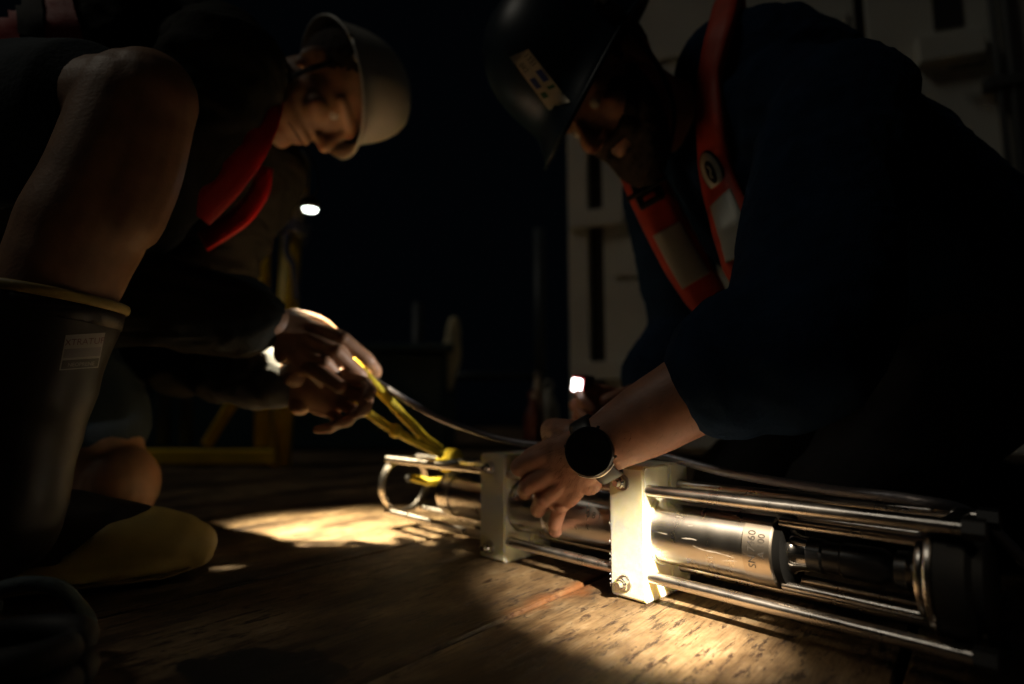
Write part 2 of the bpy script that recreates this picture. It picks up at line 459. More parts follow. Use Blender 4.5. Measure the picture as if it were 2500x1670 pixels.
def clamp(s0, s1):
    # near and far half of the block, cut round the cylinder
    made = []
    for half, (ya, yb) in (('near', (-0.039, 0.010)), ('far', (0.0125, 0.050))):
        bm = bmesh.new(); R = 0.0375; z0, z1 = 0.001, 0.140
        n = 20; prof = []
        if half == 'near':
            cut = math.sqrt(R * R - yb * yb)
            prof = [(yb, z0), (ya + 0.003, z0), (ya, z0 + 0.003), (ya, z1 - 0.004), (ya + 0.004, z1), (yb - 0.003, z1), (yb, z1 - 0.003)]
            a0 = math.atan2(cut, yb); a1 = 2 * math.pi - a0
            prof += [(R * math.cos(a0 + (a1 - a0) * k / n), AXZ + R * math.sin(a0 + (a1 - a0) * k / n)) for k in range(n + 1)]
        else:
            cut = math.sqrt(R * R - ya * ya); a0 = math.atan2(cut, ya)
            prof = [(ya, z0)] + [(R * math.cos(-a0 + 2 * a0 * k / n), AXZ + R * math.sin(-a0 + 2 * a0 * k / n)) for k in range(n + 1)]
            prof += [(ya, z1 - 0.003), (ya + 0.003, z1), (yb - 0.006, z1), (yb, z1 - 0.006), (yb, z0)]
        va = [bm.verts.new((s0, y, z)) for y, z in prof]; vb = [bm.verts.new((s1, y, z)) for y, z in prof]
        m = len(prof)
        for k in range(m): bm.faces.new((va[k], va[(k + 1) % m], vb[(k + 1) % m], vb[k]))
        fa = bm.faces.new(list(reversed(va))); fb = bm.faces.new(vb)
        bmesh.ops.bevel(bm, geom=list(fa.edges) + list(fb.edges), offset=0.0018, segments=2, affect='EDGES')
        bmesh.ops.triangulate(bm, faces=[f for f in bm.faces if len(f.verts) > 6])
        o = ipart('clamp_half', bm, 'hdpe', sharp=40); made.append(o)
    # rim of planing burrs on the near half
    bm = bmesh.new()
    for k in range(14):
        z = random.uniform(0.01, 0.13); r = random.uniform(0.0003, 0.0008) * (2.0 if k == 5 else 1)
        ball(bm, (s0 - 0.0004, -0.039 + random.uniform(0, 0.001), z), (r * 1.3, r, r * random.uniform(0.8, 2.2)), seg=6)
    tag(obj('burrs', bm, 'hdpe', made[0], True, False), kind='stuff')
    for z in (0.0165, 0.1215):
        x = (s0 + s1) / 2 - 0.004
        bm = bmesh.new()
        def hexa(ya, yb, r, seg, bev=0.0):
            va = [bm.verts.new((x + r * math.cos(2 * math.pi * k / seg + 0.3), ya, z + r * math.sin(2 * math.pi * k / seg + 0.3))) for k in range(seg)]
            vb = [bm.verts.new((x + (r - bev) * math.cos(2 * math.pi * k / seg + 0.3), yb, z + (r - bev) * math.sin(2 * math.pi * k / seg + 0.3))) for k in range(seg)]
            for k in range(seg): bm.faces.new((va[k], va[(k + 1) % seg], vb[(k + 1) % seg], vb[k]))
            bm.faces.new(va); bm.faces.new(list(reversed(vb)))
        hexa(-0.0385, -0.0405, 0.0088, 24, 0.0003)
        washer = ipart('washer', bm, 'rod_steel', made[0])
        bm = bmesh.new(); hexa(-0.0405, -0.0455, 0.0072, 6, 0.0); hexa(-0.0455, -0.0475, 0.0058, 20, 0.0008)
        ipart('nut', bm, 'chrome', made[0])
        bm = bmesh.new(); hexa(-0.0475, -0.0530, 0.0042, 18, 0.0007)
        ipart('bolt', bm, 'chrome', made[0])
    return made
C1 = clamp(-0.0455, 0.0)
C2 = clamp(-0.268, -0.217)
# housing
bm = bmesh.new(); R = 0.0345
lathe(bm, [(-0.392, 0.018), (-0.390, 0.026), (-0.383, 0.0325), (-0.370, R), (-0.352, R), (-0.3515, R - 0.002), (-0.346, R - 0.002), (-0.3455, R), (-0.156, R), (-0.1555, R - 0.0015), (-0.150, R - 0.0015), (-0.1495, R), (0.006, R), (0.1015, R)])
housing = ipart('pressure_housing', bm, 'steel', sharp=30)
bm = bmesh.new(); lathe(bm, [(0.1016, R - 0.002), (0.1016, R + 0.0006), (0.1262, R + 0.0006), (0.1270, R - 0.001), (0.1270, R - 0.004)])
band = ipart('marked_band', bm, 'band_steel')
bm = bmesh.new(); lathe(bm, [(0.1271, 0.0318), (0.134, 0.0318), (0.1345, 0.030)])
ipart('seal_ring', bm, 'seal_black')
bm = bmesh.new(); lathe(bm, [(-0.0015, 0.0374), (0.0025, 0.0366), (0.0035, 0.0346), (0.0034, 0.0340)], closed=False)
ipart('collar', bm, 'hdpe')
def cyl_text(s, size, s_c, ang_c, r, up_circ, m, parent):
    """print text on the housing; ang measured from the near side (-Y) upwards"""
    me = text_mesh(s, size)
    for v in me.vertices:
        x, y = v.co.x, v.co.y
        ds, da = (y, x) if up_circ else (x, y)
        if up_circ: ds = -y
        a = ang_c + da / r
        v.co = V((s_c + ds, -r * math.cos(a), AXZ + r * math.sin(a)))
    return put('lettering', me, m, parent, False, False)
cyl_text('SN 7460', 0.0098, 0.1105, 0.10, R + 0.0008, True, 'ink', band)
cyl_text('A 100', 0.0088, 0.1195, 0.22, R + 0.0008, True, 'ink', band)
cyl_text('0 8 1', 0.0105, -0.072, 0.26, R + 0.0003, False, 'ink', housing)
# worn bright scratches on the housing
mat('scratch_bright', (0.85, 0.80, 0.72), 0.55, 0.9)
for pts in ([(0.012, 0.10), (0.024, 0.09)], [(0.040, 0.05), (0.050, 0.08), (0.056, 0.07)], [(0.052, -0.10), (0.062, -0.16), (0.078, -0.17), (0.094, -0.22)],
            [(0.066, -0.36), (0.072, -0.33)], [(0.080, -0.38), (0.088, -0.33), (0.096, -0.30)], [(0.045, 0.42), (0.051, 0.45)], [(0.030, 0.66), (0.038, 0.64)]):
    bm = bmesh.new(); prev = None; wdt = random.uniform(0.00035, 0.0007)
    P_, _ = catmull([V((a, b * R, 0)) for a, b in pts], [(1, 1)] * len(pts), 6)
    for k, q in enumerate(P_):
        ww = wdt * (0.3 + 0.9 * math.sin(math.pi * (k + 0.5) / len(P_))) * random.uniform(0.6, 1.3)
        pr = []
        for sg in (-1, 1):
            a = (q.y + sg * ww) / R; pr.append(bm.verts.new((q.x, -(R + 0.0001) * math.cos(a), AXZ + (R + 0.0001) * math.sin(a))))
        if prev: bm.faces.new((prev[0], prev[1], pr[1], pr[0]))
        prev = pr
    obj('scratch', bm, 'scratch_bright', housing, False, False)
# sensor bay
for sy in (-1, 1):
    for sz in (-1, 1):
        bm = bmesh.new()
        y, z = sy * 0.0165, AXZ + sz * 0.0275
        sweep(bm, [(0.130, y, z), (0.238, y, z)], [0.0042, 0.0042], seg=16, sub=1, cap='flat'); ipart('sensor_bar', bm, 'rod_steel')
bm = bmesh.new(); lathe(bm, [(0.130, 0.0195), (0.136, 0.0195), (0.138, 0.017), (0.143, 0.0155), (0.149, 0.0150), (0.150, 0.012)], seg=36)
ipart('sensor_neck', bm, 'chrome')
bm = bmesh.new(); lathe(bm, [(0.148, 0.0145), (0.160, 0.0148), (0.162, 0.0132), (0.175, 0.0132), (0.177, 0.0150), (0.205, 0.0150), (0.212, 0.011), (0.222, 0.010)], seg=36)
ipart('sensor_body', bm, 'black_plastic')
bm = bmesh.new(); lathe(bm, [(0.213, 0.0100), (0.216, 0.0150), (0.224, 0.0158), (0.227, 0.0130), (0.240, 0.0130)], seg=36)
ipart('sensor_boss', bm, 'dark_steel')
bm = bmesh.new(); lathe(bm, [(0.2335, 0.012), (0.2335, 0.0345), (0.2350, 0.0355), (0.2372, 0.0355), (0.2380, 0.0340), (0.2380, 0.012)])
ipart('end_flange', bm, 'rod_steel')
bm = bmesh.new(); lathe(bm, [(0.2405, 0.012), (0.2405, 0.0420), (0.2420, 0.0435), (0.2445, 0.0435), (0.2455, 0.0425), (0.2455, 0.012)])
ipart('end_flange', bm, 'rod_steel')
bm = bmesh.new(); lathe(bm, [(0.2456, 0.040), (0.2465, 0.0425), (0.262, 0.0425), (0.265, 0.041), (0.268, 0.034), (0.274, 0.033), (0.276, 0.030)])
ipart('end_cap', bm, 'grey_plastic')
for sz in (-1, 1):
    bm = bmesh.new()
    box(bm, (0.2565, 0, AXZ + sz * RZ), (0.010, 0.072, 0.010), bev=0.002)
    ipart('end_bracket', bm, 'black_plastic')
for sy in (-1, 1):
    for sz in (-1, 1):
        bm = bmesh.new(); sweep(bm, [(0.2655, sy * RY, AXZ + sz * RZ), (0.279, sy * RY, AXZ + sz * RZ)], [0.0085, 0.0085], seg=6, sub=1, cap='flat')
        ipart('end_nut', bm, 'dark_steel')
# strap ring that closes the far end of the cage, and a spider holding the housing
def strap_ring(s, r, wd, th, m='rod_steel'):
    bm = bmesh.new(); seg = 56; rings = []
    for k in range(seg):
        a = 2 * math.pi * k / seg
        sec = [(-wd / 2, r - th), (wd / 2, r - th), (wd / 2, r), (-wd / 2, r)]
        rings.append([bm.verts.new((s + x, q * math.cos(a), AXZ + q * math.sin(a))) for x, q in sec])
    for k in range(seg):
        A, B = rings[k], rings[(k + 1) % seg]
        for j in range(4): bm.faces.new((A[j], A[(j + 1) % 4], B[(j + 1) % 4], B[j]))
    return ipart('end_ring', bm, m, sharp=40)
strap_ring(-0.520, 0.0475, 0.016, 0.004)
bm = bmesh.new()
sweep(bm, [(-0.405, -RY, AXZ + RZ), (-0.405, RY, AXZ + RZ)], [0.005, 0.005], seg=12, sub=1)
ipart('cross_bar', bm, 'rod_steel')
bm = bmesh.new(); lathe(bm, [(-0.40, 0.006), (-0.388, 0.010), (-0.386, 0.016)], seg=20); ipart('lifting_eye', bm, 'chrome')

# ------------------------------------------------------------------ cable and yellow rope
def strand_profile(n, depth):
    return lambda th: 1.0 - depth * (0.5 + 0.5 * math.cos(n * th))
def twisted(name, pts, r, m, parent=None, pitch=60.0, n=6, depth=0.16, sub=10, label=None, cat=None):
    bm = bmesh.new()
    P, _ = catmull([V(p) for p in pts], [(1, 1)] * len(pts), sub)
    # resample evenly so the lay of the strands reads
    L_ = [0.0]
    for i in range(1, len(P)): L_.append(L_[-1] + (P[i] - P[i - 1]).length)
    step = r * 0.45; Q = []; j = 0
    d = 0.0
    while d < L_[-1]:
        while L_[j + 1] < d: j += 1
        t = (d - L_[j]) / max(1e-9, L_[j + 1] - L_[j]); Q.append(P[j].lerp(P[j + 1], t)); d += step
    T = [(Q[min(i + 1, len(Q) - 1)] - Q[max(i - 1, 0)]).normalized() for i in range(len(Q))]
    a = T[0].orthogonal().normalized(); seg = n * 4; prev = None
    for i in range(len(Q)):
        a = (a - T[i] * a.dot(T[i])).normalized(); b = T[i].cross(a); ring = []
        tw = i * step * pitch
        for k in range(seg):
            th = 2 * math.pi * k / seg
            q = r * (1.0 - depth * (1 - abs(math.sin(n * (th + tw) / 2))))
            ring.append(bm.verts.new(Q[i] + a * (math.cos(th) * q) + b * (math.sin(th) * q)))
        if prev:
            for k in range(seg): bm.faces.new((prev[k], prev[(k + 1) % seg], ring[(k + 1) % seg], ring[k]))
        else: bm.faces.new(list(reversed(ring)))
        prev = ring
    bm.faces.new(prev)
    o = obj(name, bm, m, parent)
    if label: tag(o, label, cat)
    return o
cable_pts = [at(560, 700, 0.97), at(680, 755, 0.93), at(770, 800, 0.91), at(850, 880, 0.90), at(940, 945, 0.89), at(1060, 1015, 0.86), at(1180, 1060, 0.83), at(1290, 1084, 0.80),
             V(i2w((-0.13, 0.040, 0.150))), V(i2w((-0.03, 0.036, 0.1465))), V(i2w((0.06, 0.026, 0.134))), V(i2w((0.16, 0.012, 0.128))), V(i2w((0.225, 0.010, 0.1265))), V(i2w((0.262, 0.050, 0.112))), V(i2w((0.30, 0.085, 0.06))), V(i2w((0.36, 0.13, 0.006)))]
twisted('wire_rope', cable_pts, 0.0051, 'wire_rope', pitch=130, label='grey twisted wire rope running from cupped hands along the instrument top', cat='cable')

yr = empty('yellow_rope', at(1085, 1105, 0.93), 0, 'bright yellow rope lashed from the cage end up to the gripping hands', 'rope')
twisted('strand', [at(860, 880, 0.88), at(905, 930, 0.88), at(965, 995, 0.89), at(1030, 1062, 0.91), at(1082, 1104, 0.925)], 0.0078, 'yellow_rope', yr, 40, 3, 0.14)
twisted('strand', [at(860, 965, 0.86), at(888, 1000, 0.865), at(935, 1034, 0.88), at(990, 1066, 0.895), at(1040, 1090, 0.91), at(1082, 1112, 0.92)], 0.0070, 'yellow_rope', yr, 40, 3, 0.14)
for (px, py, Y, r) in ((889, 1001, 0.862, 0.0098), (966, 1052, 0.885, 0.0102)):
    bm = bmesh.new(); ball(bm, at(px, py, Y), (r, r, r * 1.1), seg=14); obj('whipping', bm, 'yellow_rope', yr)
rodF = i2w((-0.425, RY, AXZ + RZ)); rodN = i2w((-0.425, -RY, AXZ + RZ))
def coil(c, ax, r, turns, wire, adv):
    ax = V(ax).normalized(); a = ax.orthogonal().normalized(); b = ax.cross(a)
    n = int(16 * turns)
    return [V(c) + a * (r * math.cos(2 * math.pi * k / 16)) + b * (r * math.sin(2 * math.pi * k / 16)) + ax * (adv * k / 16) for k in range(n + 1)]
twisted('knot', coil(rodF - U * 0.016, U, 0.0135, 2.4, 0, 0.014), 0.0068, 'yellow_rope', yr, 40, 3, 0.14, sub=2)
twisted('knot', coil(rodF + V((-0.012, -0.002, 0.010)), (0.6, 0.2, -0.7), 0.013, 1.3, 0, 0.012), 0.0068, 'yellow_rope', yr, 40, 3, 0.14, sub=2)
twisted('tail', [rodF + U * 0.01, rodF + V((0.012, 0.0, -0.028)), at(1062, 1176, 0.95), at(1035, 1174, 0.955), at(1005, 1166, 0.965)], 0.0068, 'yellow_rope', yr, 40, 3, 0.14)
bm = bmesh.new(); ball(bm, at(1002, 1165, 0.966), (0.0086, 0.0086, 0.0086), seg=14); obj('tail_whipping', bm, 'black_rubber', yr)

# ------------------------------------------------------------------ people: shared builders
def head_parts(bm, c, F, Uv, nose=1.0):
    R_ = F.cross(Uv).normalized()
    M = Matrix((R_, F, Uv)).transposed()           # local x = side, y = forward, z = up
    def p(x, y, z): return c + M @ V((x, y, z))
    ball(bm, p(0, -0.008, 0.045), (0.074, 0.094, 0.080), M, 24)
    ball(bm, p(0, 0.020, 0.0), (0.066, 0.074, 0.085), M, 24)
    ball(bm, p(0, 0.030, -0.055), (0.052, 0.060, 0.050), M, 20)
    ball(bm, p(0, 0.072, -0.088), (0.024, 0.022, 0.020), M)              # chin
    sweep(bm, [p(-0.05, 0.066, 0.030), p(0, 0.088, 0.034), p(0.05, 0.066, 0.030)], [0.010, 0.012, 0.010], sub=4)   # brow
    sweep(bm, [p(0, 0.090, 0.022), p(0, 0.101, 0.002), p(0, 0.112 * nose, -0.020)], [0.0075, 0.0095, 0.0125], sub=4)
    for s in (-1, 1):
        ball(bm, p(s * 0.012, 0.099, -0.024), (0.0085, 0.010, 0.0075), M)   # nostrils
        ball(bm, p(s * 0.040, 0.064, -0.014), (0.026, 0.022, 0.022), M)     # cheeks
        ball(bm, p(s * 0.033, 0.073, 0.014), (0.015, 0.010, 0.009), M)      # lids
        ball(bm, p(s * 0.074, -0.008, 0.002), (0.008, 0.017, 0.030), M)     # ears
        ball(bm, p(s * 0.080, -0.016, 0.008), (0.007, 0.012, 0.022), M)
    sweep(bm, [p(-0.022, 0.082, -0.050), p(0, 0.091, -0.047), p(0.022, 0.082, -0.050)], [0.005, 0.0075, 0.005], sub=4)
    sweep(bm, [p(-0.020, 0.080, -0.061), p(0, 0.088, -0.062), p(0.020, 0.080, -0.061)], [0.005, 0.0078, 0.005], sub=4)
    return p, M

FL = {'index': (0.043, 0.026, 0.021), 'middle': (0.047, 0.030, 0.022), 'ring': (0.043, 0.028, 0.022), 'pinky': (0.034, 0.021, 0.019)}
def hand_mesh(W, X, Yt, left, curl, spread, thumb, scale=1.0, voxel=0.0014, fore=None):
    """W wrist; X towards the knuckles; Yt thumb side; curl: finger -> 3 flexion angles; thumb: 4 local points"""
    X = X.normalized(); Yt = (Yt - X * Yt.dot(X)).normalized(); Z = (Yt.cross(X) if left else X.cross(Yt)).normalized()
    def g(x, y, z): return W + (X * x + Yt * y + Z * z) * scale
    bm = bmesh.new()
    mcp = {'index': (0.092, 0.027, 0.004), 'middle': (0.095, 0.006, 0.008), 'ring': (0.089, -0.014, 0.006), 'pinky': (0.080, -0.031, 0.0)}
    rad = {'index': 0.0098, 'middle': 0.0100, 'ring': 0.0094, 'pinky': 0.0083}
    # palm
    sweep(bm, [g(-0.012, 0, 0), g(0.012, 0.0, 0.0), g(0.04, 0.0, 0.0), g(0.07, -0.001, 0.0), g(0.088, -0.002, 0.001)],
          [(0.029, 0.019), (0.029, 0.018), (0.036, 0.0165), (0.041, 0.0145), (0.039, 0.012)], side=Yt, seg=24)
    ball(bm, g(0.035, -0.026, -0.006), (0.016, 0.016, 0.016)); ball(bm, g(0.03, 0.020, -0.012), (0.018, 0.018, 0.016))
    for f, (x, y, z) in mcp.items():
        sweep(bm, [g(0.03, y * 0.55, 0.002), g(x * 0.75, y * 0.92, z), g(x, y, z)], [0.0115, 0.011, rad[f] * 1.12], sub=3)
        ball(bm, g(x - 0.002, y, z + 0.003), 0.0098 * scale)
    for f, (x, y, z) in mcp.items():
        p = V((x, y, z)); a = 0.0; sp = spread.get(f, 0.0); pts = [p.copy()]; rr = [rad[f] * 1.08]
        for k, ln in enumerate(FL[f]):
            a += curl[f][k]
            d = V((math.cos(a) * math.cos(sp), math.cos(a) * math.sin(sp) if a < 1.4 else 0.0, -math.sin(a)))
            d = V((math.cos(a) * math.cos(sp), math.sin(sp) * max(0.25, math.cos(a)), -math.sin(a))).normalized()
            q = p + d * ln
            pts += [p + d * (ln * 0.5), q]; r0 = rad[f]
            rr += [r0 * (0.96, 0.88, 0.84)[k], r0 * (0.98, 0.90, 0.62)[k]]
            p = q
        sweep(bm, [g(*q) for q in pts], [r * scale for r in rr], seg=16, sub=3)
    sweep(bm, [g(*q) for q in thumb], [0.0165 * scale, 0.0125 * scale, 0.0105 * scale, 0.0098 * scale, 0.0075 * scale][:len(thumb)], seg=16, sub=4)
    if fore is not None:
        sweep(bm, [g(0.01, 0, 0), g(-0.02, 0, 0), W.lerp(fore, 0.35)], [(0.029, 0.0195), (0.0285, 0.020), (0.031, 0.025)], side=Yt, seg=24)
    return remesh(bm, voxel, 5)

def helmet(parent, c, F, Uv, m, brim=0.055, seg=64, k_=1.0):
    R_ = F.cross(Uv).normalized(); M = Matrix((R_, F, Uv)).transposed()
    def p(x, y, z): return c + M @ (V((x, y, z)) * k_)
    bm = bmesh.new(); rings = []
    prof = [(1.02, 0.0), (1.0, 0.018), (0.985, 0.045), (0.94, 0.080), (0.85, 0.112), (0.70, 0.138), (0.50, 0.155), (0.27, 0.165), (0.06, 0.168)]
    def rim(a, q):
        fr = max(0.0, math.sin(a)) ** 1.25
        x = math.cos(a) * 0.112 * q; y = math.sin(a) * 0.138 * q
        return x, y, fr
    # brim ring first
    b = []
    for k in range(seg):
        a = 2 * math.pi * k / seg; x, y, fr = rim(a, 1.03); e = 1 + 0.0 * fr
        b.append(bm.verts.new(p(x * (1 + 0.02), y + brim * fr - 0.006, 0.010 - 0.020 * fr)))
    rings.append(b)
    for q, h in prof:
        r = []
        for k in range(seg):
            a = 2 * math.pi * k / seg; x, y, fr = rim(a, q)
            ridge = 0.004 * math.exp(-(x / 0.018) ** 2) if h > 0.05 else 0
            r.append(bm.verts.new(p(x, y - 0.006, 0.022 + h + ridge)))
        rings.append(r)
    for i in range(len(rings) - 1):
        A, B = rings[i], rings[i + 1]
        for k in range(seg): bm.faces.new((A[k], A[(k + 1) % seg], B[(k + 1) % seg], B[k]))
    bm.faces.new(rings[-1])
    o = obj('helmet', bm, m, parent)
    s = o.modifiers.new('s', 'SOLIDIFY'); s.thickness = 0.0035; s.offset = -1
    q = o.modifiers.new('b', 'SUBSURF'); q.levels = 1; q.render_levels = 1
    # rolled edge
    bm = bmesh.new()
    pts = []
    for k in range(seg + 1):
        a = 2 * math.pi * k / seg; x, y, fr = rim(a, 1.03)
        pts.append(p(x * 1.02, y + brim * fr - 0.006, 0.010 - 0.020 * fr))
    sweep(bm, pts, [0.0032] * len(pts), seg=8, sub=1, cap='flat', side=Uv)
    obj('rim', bm, m, o)
    # lining: head band and crown pad
    bm = bmesh.new()
    for r_, z_, t_ in ((0.90, 0.030, 0.004), (0.80, 0.070, 0.005)):
        pts = [p(math.cos(2 * math.pi * k / 32) * 0.104 * r_, math.sin(2 * math.pi * k / 32) * 0.130 * r_ - 0.006, z_) for k in range(33)]
        sweep(bm, pts, [(0.010, t_)] * len(pts), seg=8, sub=1, cap='flat', side=Uv)
    obj('headband', bm, 'helmet_lining', o)
    return o, p, M

# ------------------------------------------------------------------ left person, half kneeling
Lp = empty('person', (at(-100, 500, 0.85).x, 0.85, 0.0), 0, 'person in white helmet and red-strapped vest half kneeling in rubber boots, shorts and jacket', 'person')
hN = at(-190, 350, 0.80); hF = V((hN.x, 1.0, hN.z)); pel = (hN + hF) / 2
kN = at(335, 268, 0.62); kF = at(268, 1192, 0.93)
neckL = at(605, 205, 0.93); chestL = at(400, 195, 0.92)
shN = at(555, 165, 0.77); shF = at(640, 420, 1.05)
elN = at(200, 690, 0.745); wrN = at(662, 790, 0.825)
elF = at(420, 850, 1.0); wrF = at(682, 935, 0.875)
cL = V((-0.356, 0.990, 0.782))
FLv = V((0.33, -0.10, -0.93)).normalized(); ULv = V((0.92, 0.18, 0.33)); ULv = (ULv - FLv * ULv.dot(FLv)).normalized()
Yv = V((0, 1, 0))
shinN = [kN + V((0, 0, 0.005)), at(262, 440, 0.615), at(205, 560, 0.61), at(165, 650, 0.605), at(128, 745, 0.60), at(75, 950, 0.598), at(40, 1130, 0.598), at(10, 1290, 0.60)]
shinNr = [(0.060, 0.060), (0.064, 0.058), (0.067, 0.060), (0.062, 0.057), (0.056, 0.054), (0.044, 0.043), (0.036, 0.038), (0.036, 0.036)]
heel = floor(-240, 1468); toe = floor(505, 1388); fdir = (toe - heel).normalized(); fz = V((0, 0, 1)); fside = V((-fdir.y, fdir.x, 0))
footN = [heel + fdir * 0.05 + fz * 0.05, heel + fdir * 0.12 + fz * 0.05, heel + fdir * 0.19 + fz * 0.042, toe - fdir * 0.04 + fz * 0.038]
# body
bm = bmesh.new()
sweep(bm, [hN, hN.lerp(kN, 0.5) + V((0, 0, 0.005)), kN], [(0.088, 0.085), (0.078, 0.076), (0.060, 0.060)], seg=24)
ball(bm, kN + V((0.016, -0.006, 0.010)), (0.052, 0.050, 0.056), seg=20)
ball(bm, kN + V((0.026, -0.006, 0.0)), (0.034, 0.036, 0.046), seg=16)
sweep(bm, [kN + V((0.010, -0.004, -0.01)), kN + V((0.004, -0.004, -0.07)), at(285, 520, 0.61)], [0.052, 0.050, 0.048], seg=18)
sweep(bm, shinN, shinNr, seg=24)
sweep(bm, footN, [0.036, 0.036, 0.034, 0.026])
sweep(bm, [hF, hF.lerp(kF, 0.5), kF], [0.085, 0.075, 0.058], seg=24)
ball(bm, kF + V((0.018, -0.006, 0.006)), (0.058, 0.060, 0.066), seg=20)
ankF = V((kF.x - 0.36, kF.y + 0.04, 0.055))
sweep(bm, [kF + V((-0.01, 0, -0.003)), kF.lerp(ankF, 0.4) + V((0, 0, 0.015)), ankF, ankF + V((-0.10, 0.02, 0.02))], [0.052, 0.058, 0.036, 0.028])
sweep(bm, [pel + V((-0.03, 0, -0.02)), pel.lerp(chestL, 0.45), chestL, chestL.lerp(neckL, 0.6)], [(0.15, 0.105), (0.138, 0.10), (0.155, 0.115), (0.12, 0.085)], side=Yv, seg=28)
sweep(bm, [shN, chestL.lerp(neckL, 0.5), shF], [0.055, 0.07, 0.055])
hdp, hdM = head_parts(bm, cL, FLv, ULv)
sweep(bm, [chestL.lerp(neckL, 0.75), neckL, cL - ULv * 0.075 - FLv * 0.012, cL - ULv * 0.02 - FLv * 0.01], [0.066, 0.058, 0.055, 0.06])
sweep(bm, [shN, shN.lerp(elN, 0.5), elN, elN.lerp(wrN, 0.35), wrN], [0.056, 0.047, 0.042, 0.044, 0.030], seg=20)
sweep(bm, [shF, shF.lerp(elF, 0.5), elF, elF.lerp(wrF, 0.35), wrF], [0.056, 0.047, 0.042, 0.044, 0.030], seg=20)
bodyL = remesh(bm, 0.0032, 5)
kN_near = at(800, 862, 0.845)
hmN = hand_mesh(wrN, at(815, 872, 0.845) - wrN, V((0.35, 0.25, 0.85)), False,
                {'index': (0.40, 0.55, 0.35), 'middle': (0.55, 0.8, 0.5), 'ring': (0.70, 0.95, 0.6), 'pinky': (0.85, 1.0, 0.6)}, {'index': -0.12, 'middle': -0.18, 'ring': -0.2, 'pinky': -0.25},
                [(0.018, 0.022, -0.014), (0.048, 0.036, -0.024), (0.084, 0.030, -0.032), (0.116, 0.014, -0.036)], scale=1.1, fore=elN)
hmF = hand_mesh(wrF, at(830, 962, 0.865) - wrF, V((0.05, -0.40, 0.90)), True,
                {'index': (0.30, 0.6, 0.45), 'middle': (0.45, 0.75, 0.5), 'ring': (0.6, 0.9, 0.6), 'pinky': (0.75, 1.0, 0.7)}, {},
                [(0.018, 0.022, -0.004), (0.045, 0.040, -0.018), (0.080, 0.038, -0.028), (0.108, 0.028, -0.034)], scale=1.06, fore=elF)
def left_hand_fix(me):
    return me
bodyL = join_meshes(join_meshes(bodyL, hmN), hmF)
put('body', bodyL, 'skin_tan', Lp)
for s in (-1, 1):
    bm = bmesh.new(); ball(bm, hdp(s * 0.033, 0.0755, 0.011), (0.0105, 0.0105, 0.0105), seg=14); obj('eye', bm, 'eye_white', Lp)
bm = bmesh.new()
ball(bm, hdp(0, -0.020, 0.050), (0.078, 0.088, 0.078), hdM, 24)
bmm = remesh(bm, 0.004, 2); wrinkle(bmm, 0.002, 120, 1.0); put('hair', bmm, 'beard', Lp)
# jacket with sleeves
g = 0.013
bm = bmesh.new()
sweep(bm, [pel + V((0.02, 0, 0.01)), pel.lerp(chestL, 0.45), chestL, chestL.lerp(neckL, 0.6), neckL - V((0.02, 0, 0))], [(0.15, 0.115), (0.145, 0.115), (0.165, 0.13), (0.13, 0.10), (0.075, 0.075)], side=Yv, seg=28, grow=g)
sweep(bm, [shN, chestL.lerp(neckL, 0.5), shF], [0.06, 0.075, 0.06], grow=g)
sweep(bm, [shN, shN.lerp(elN, 0.5), elN, elN.lerp(wrN, 0.4), elN.lerp(wrN, 0.84)], [0.066, 0.058, 0.050, 0.050, 0.042], seg=20, grow=g * 0.8)
sweep(bm, [shF, shF.lerp(elF, 0.5), elF, elF.lerp(wrF, 0.3), elF.lerp(wrF, 0.58)], [0.066, 0.058, 0.050, 0.048, 0.044], seg=20, grow=g * 0.8)
jk = remesh(bm, 0.0042, 6)
wrinkle(jk, 0.008, 13, 4.0, (0.5, 1.0, 1.7)); wrinkle(jk, 0.002, 34, 9.0, (0.6, 1, 1.3))
jacket = put('jacket', jk, 'jacket', Lp)
# grey undershirt cuff showing at the far wrist
bm = bmesh.new()
sweep(bm, [elF.lerp(wrF, 0.56), elF.lerp(wrF, 0.82), elF.lerp(wrF, 0.97)], [0.055, 0.053, 0.042], seg=24)
q = remesh(bm, 0.003, 3); wrinkle(q, 0.0018, 40, 2.0); put('cuff', q, 'shirt_grey', Lp, label='pale grey turned cuff')
# shorts
bm = bmesh.new()
hemN = hN.lerp(kN, 0.80)
sweep(bm, [hN + (hN - kN) * 0.1, hN, hN.lerp(kN, 0.5) + V((0, 0, 0.003)), hemN], [0.10, (0.10, 0.098), (0.093, 0.09), (0.083, 0.080)], seg=28, grow=0.004)
hemF = hF.lerp(kF, 0.80)
sweep(bm, [hF, hF.lerp(kF, 0.5), hemF], [0.10, 0.090, 0.080], seg=28)
sweep(bm, [hN, pel, hF], [0.11, 0.12, 0.11])
sh = remesh(bm, 0.0042, 4); wrinkle(sh, 0.004, 16, 2.0, (0.6, 1, 1)); put('shorts', sh, 'shorts', Lp)
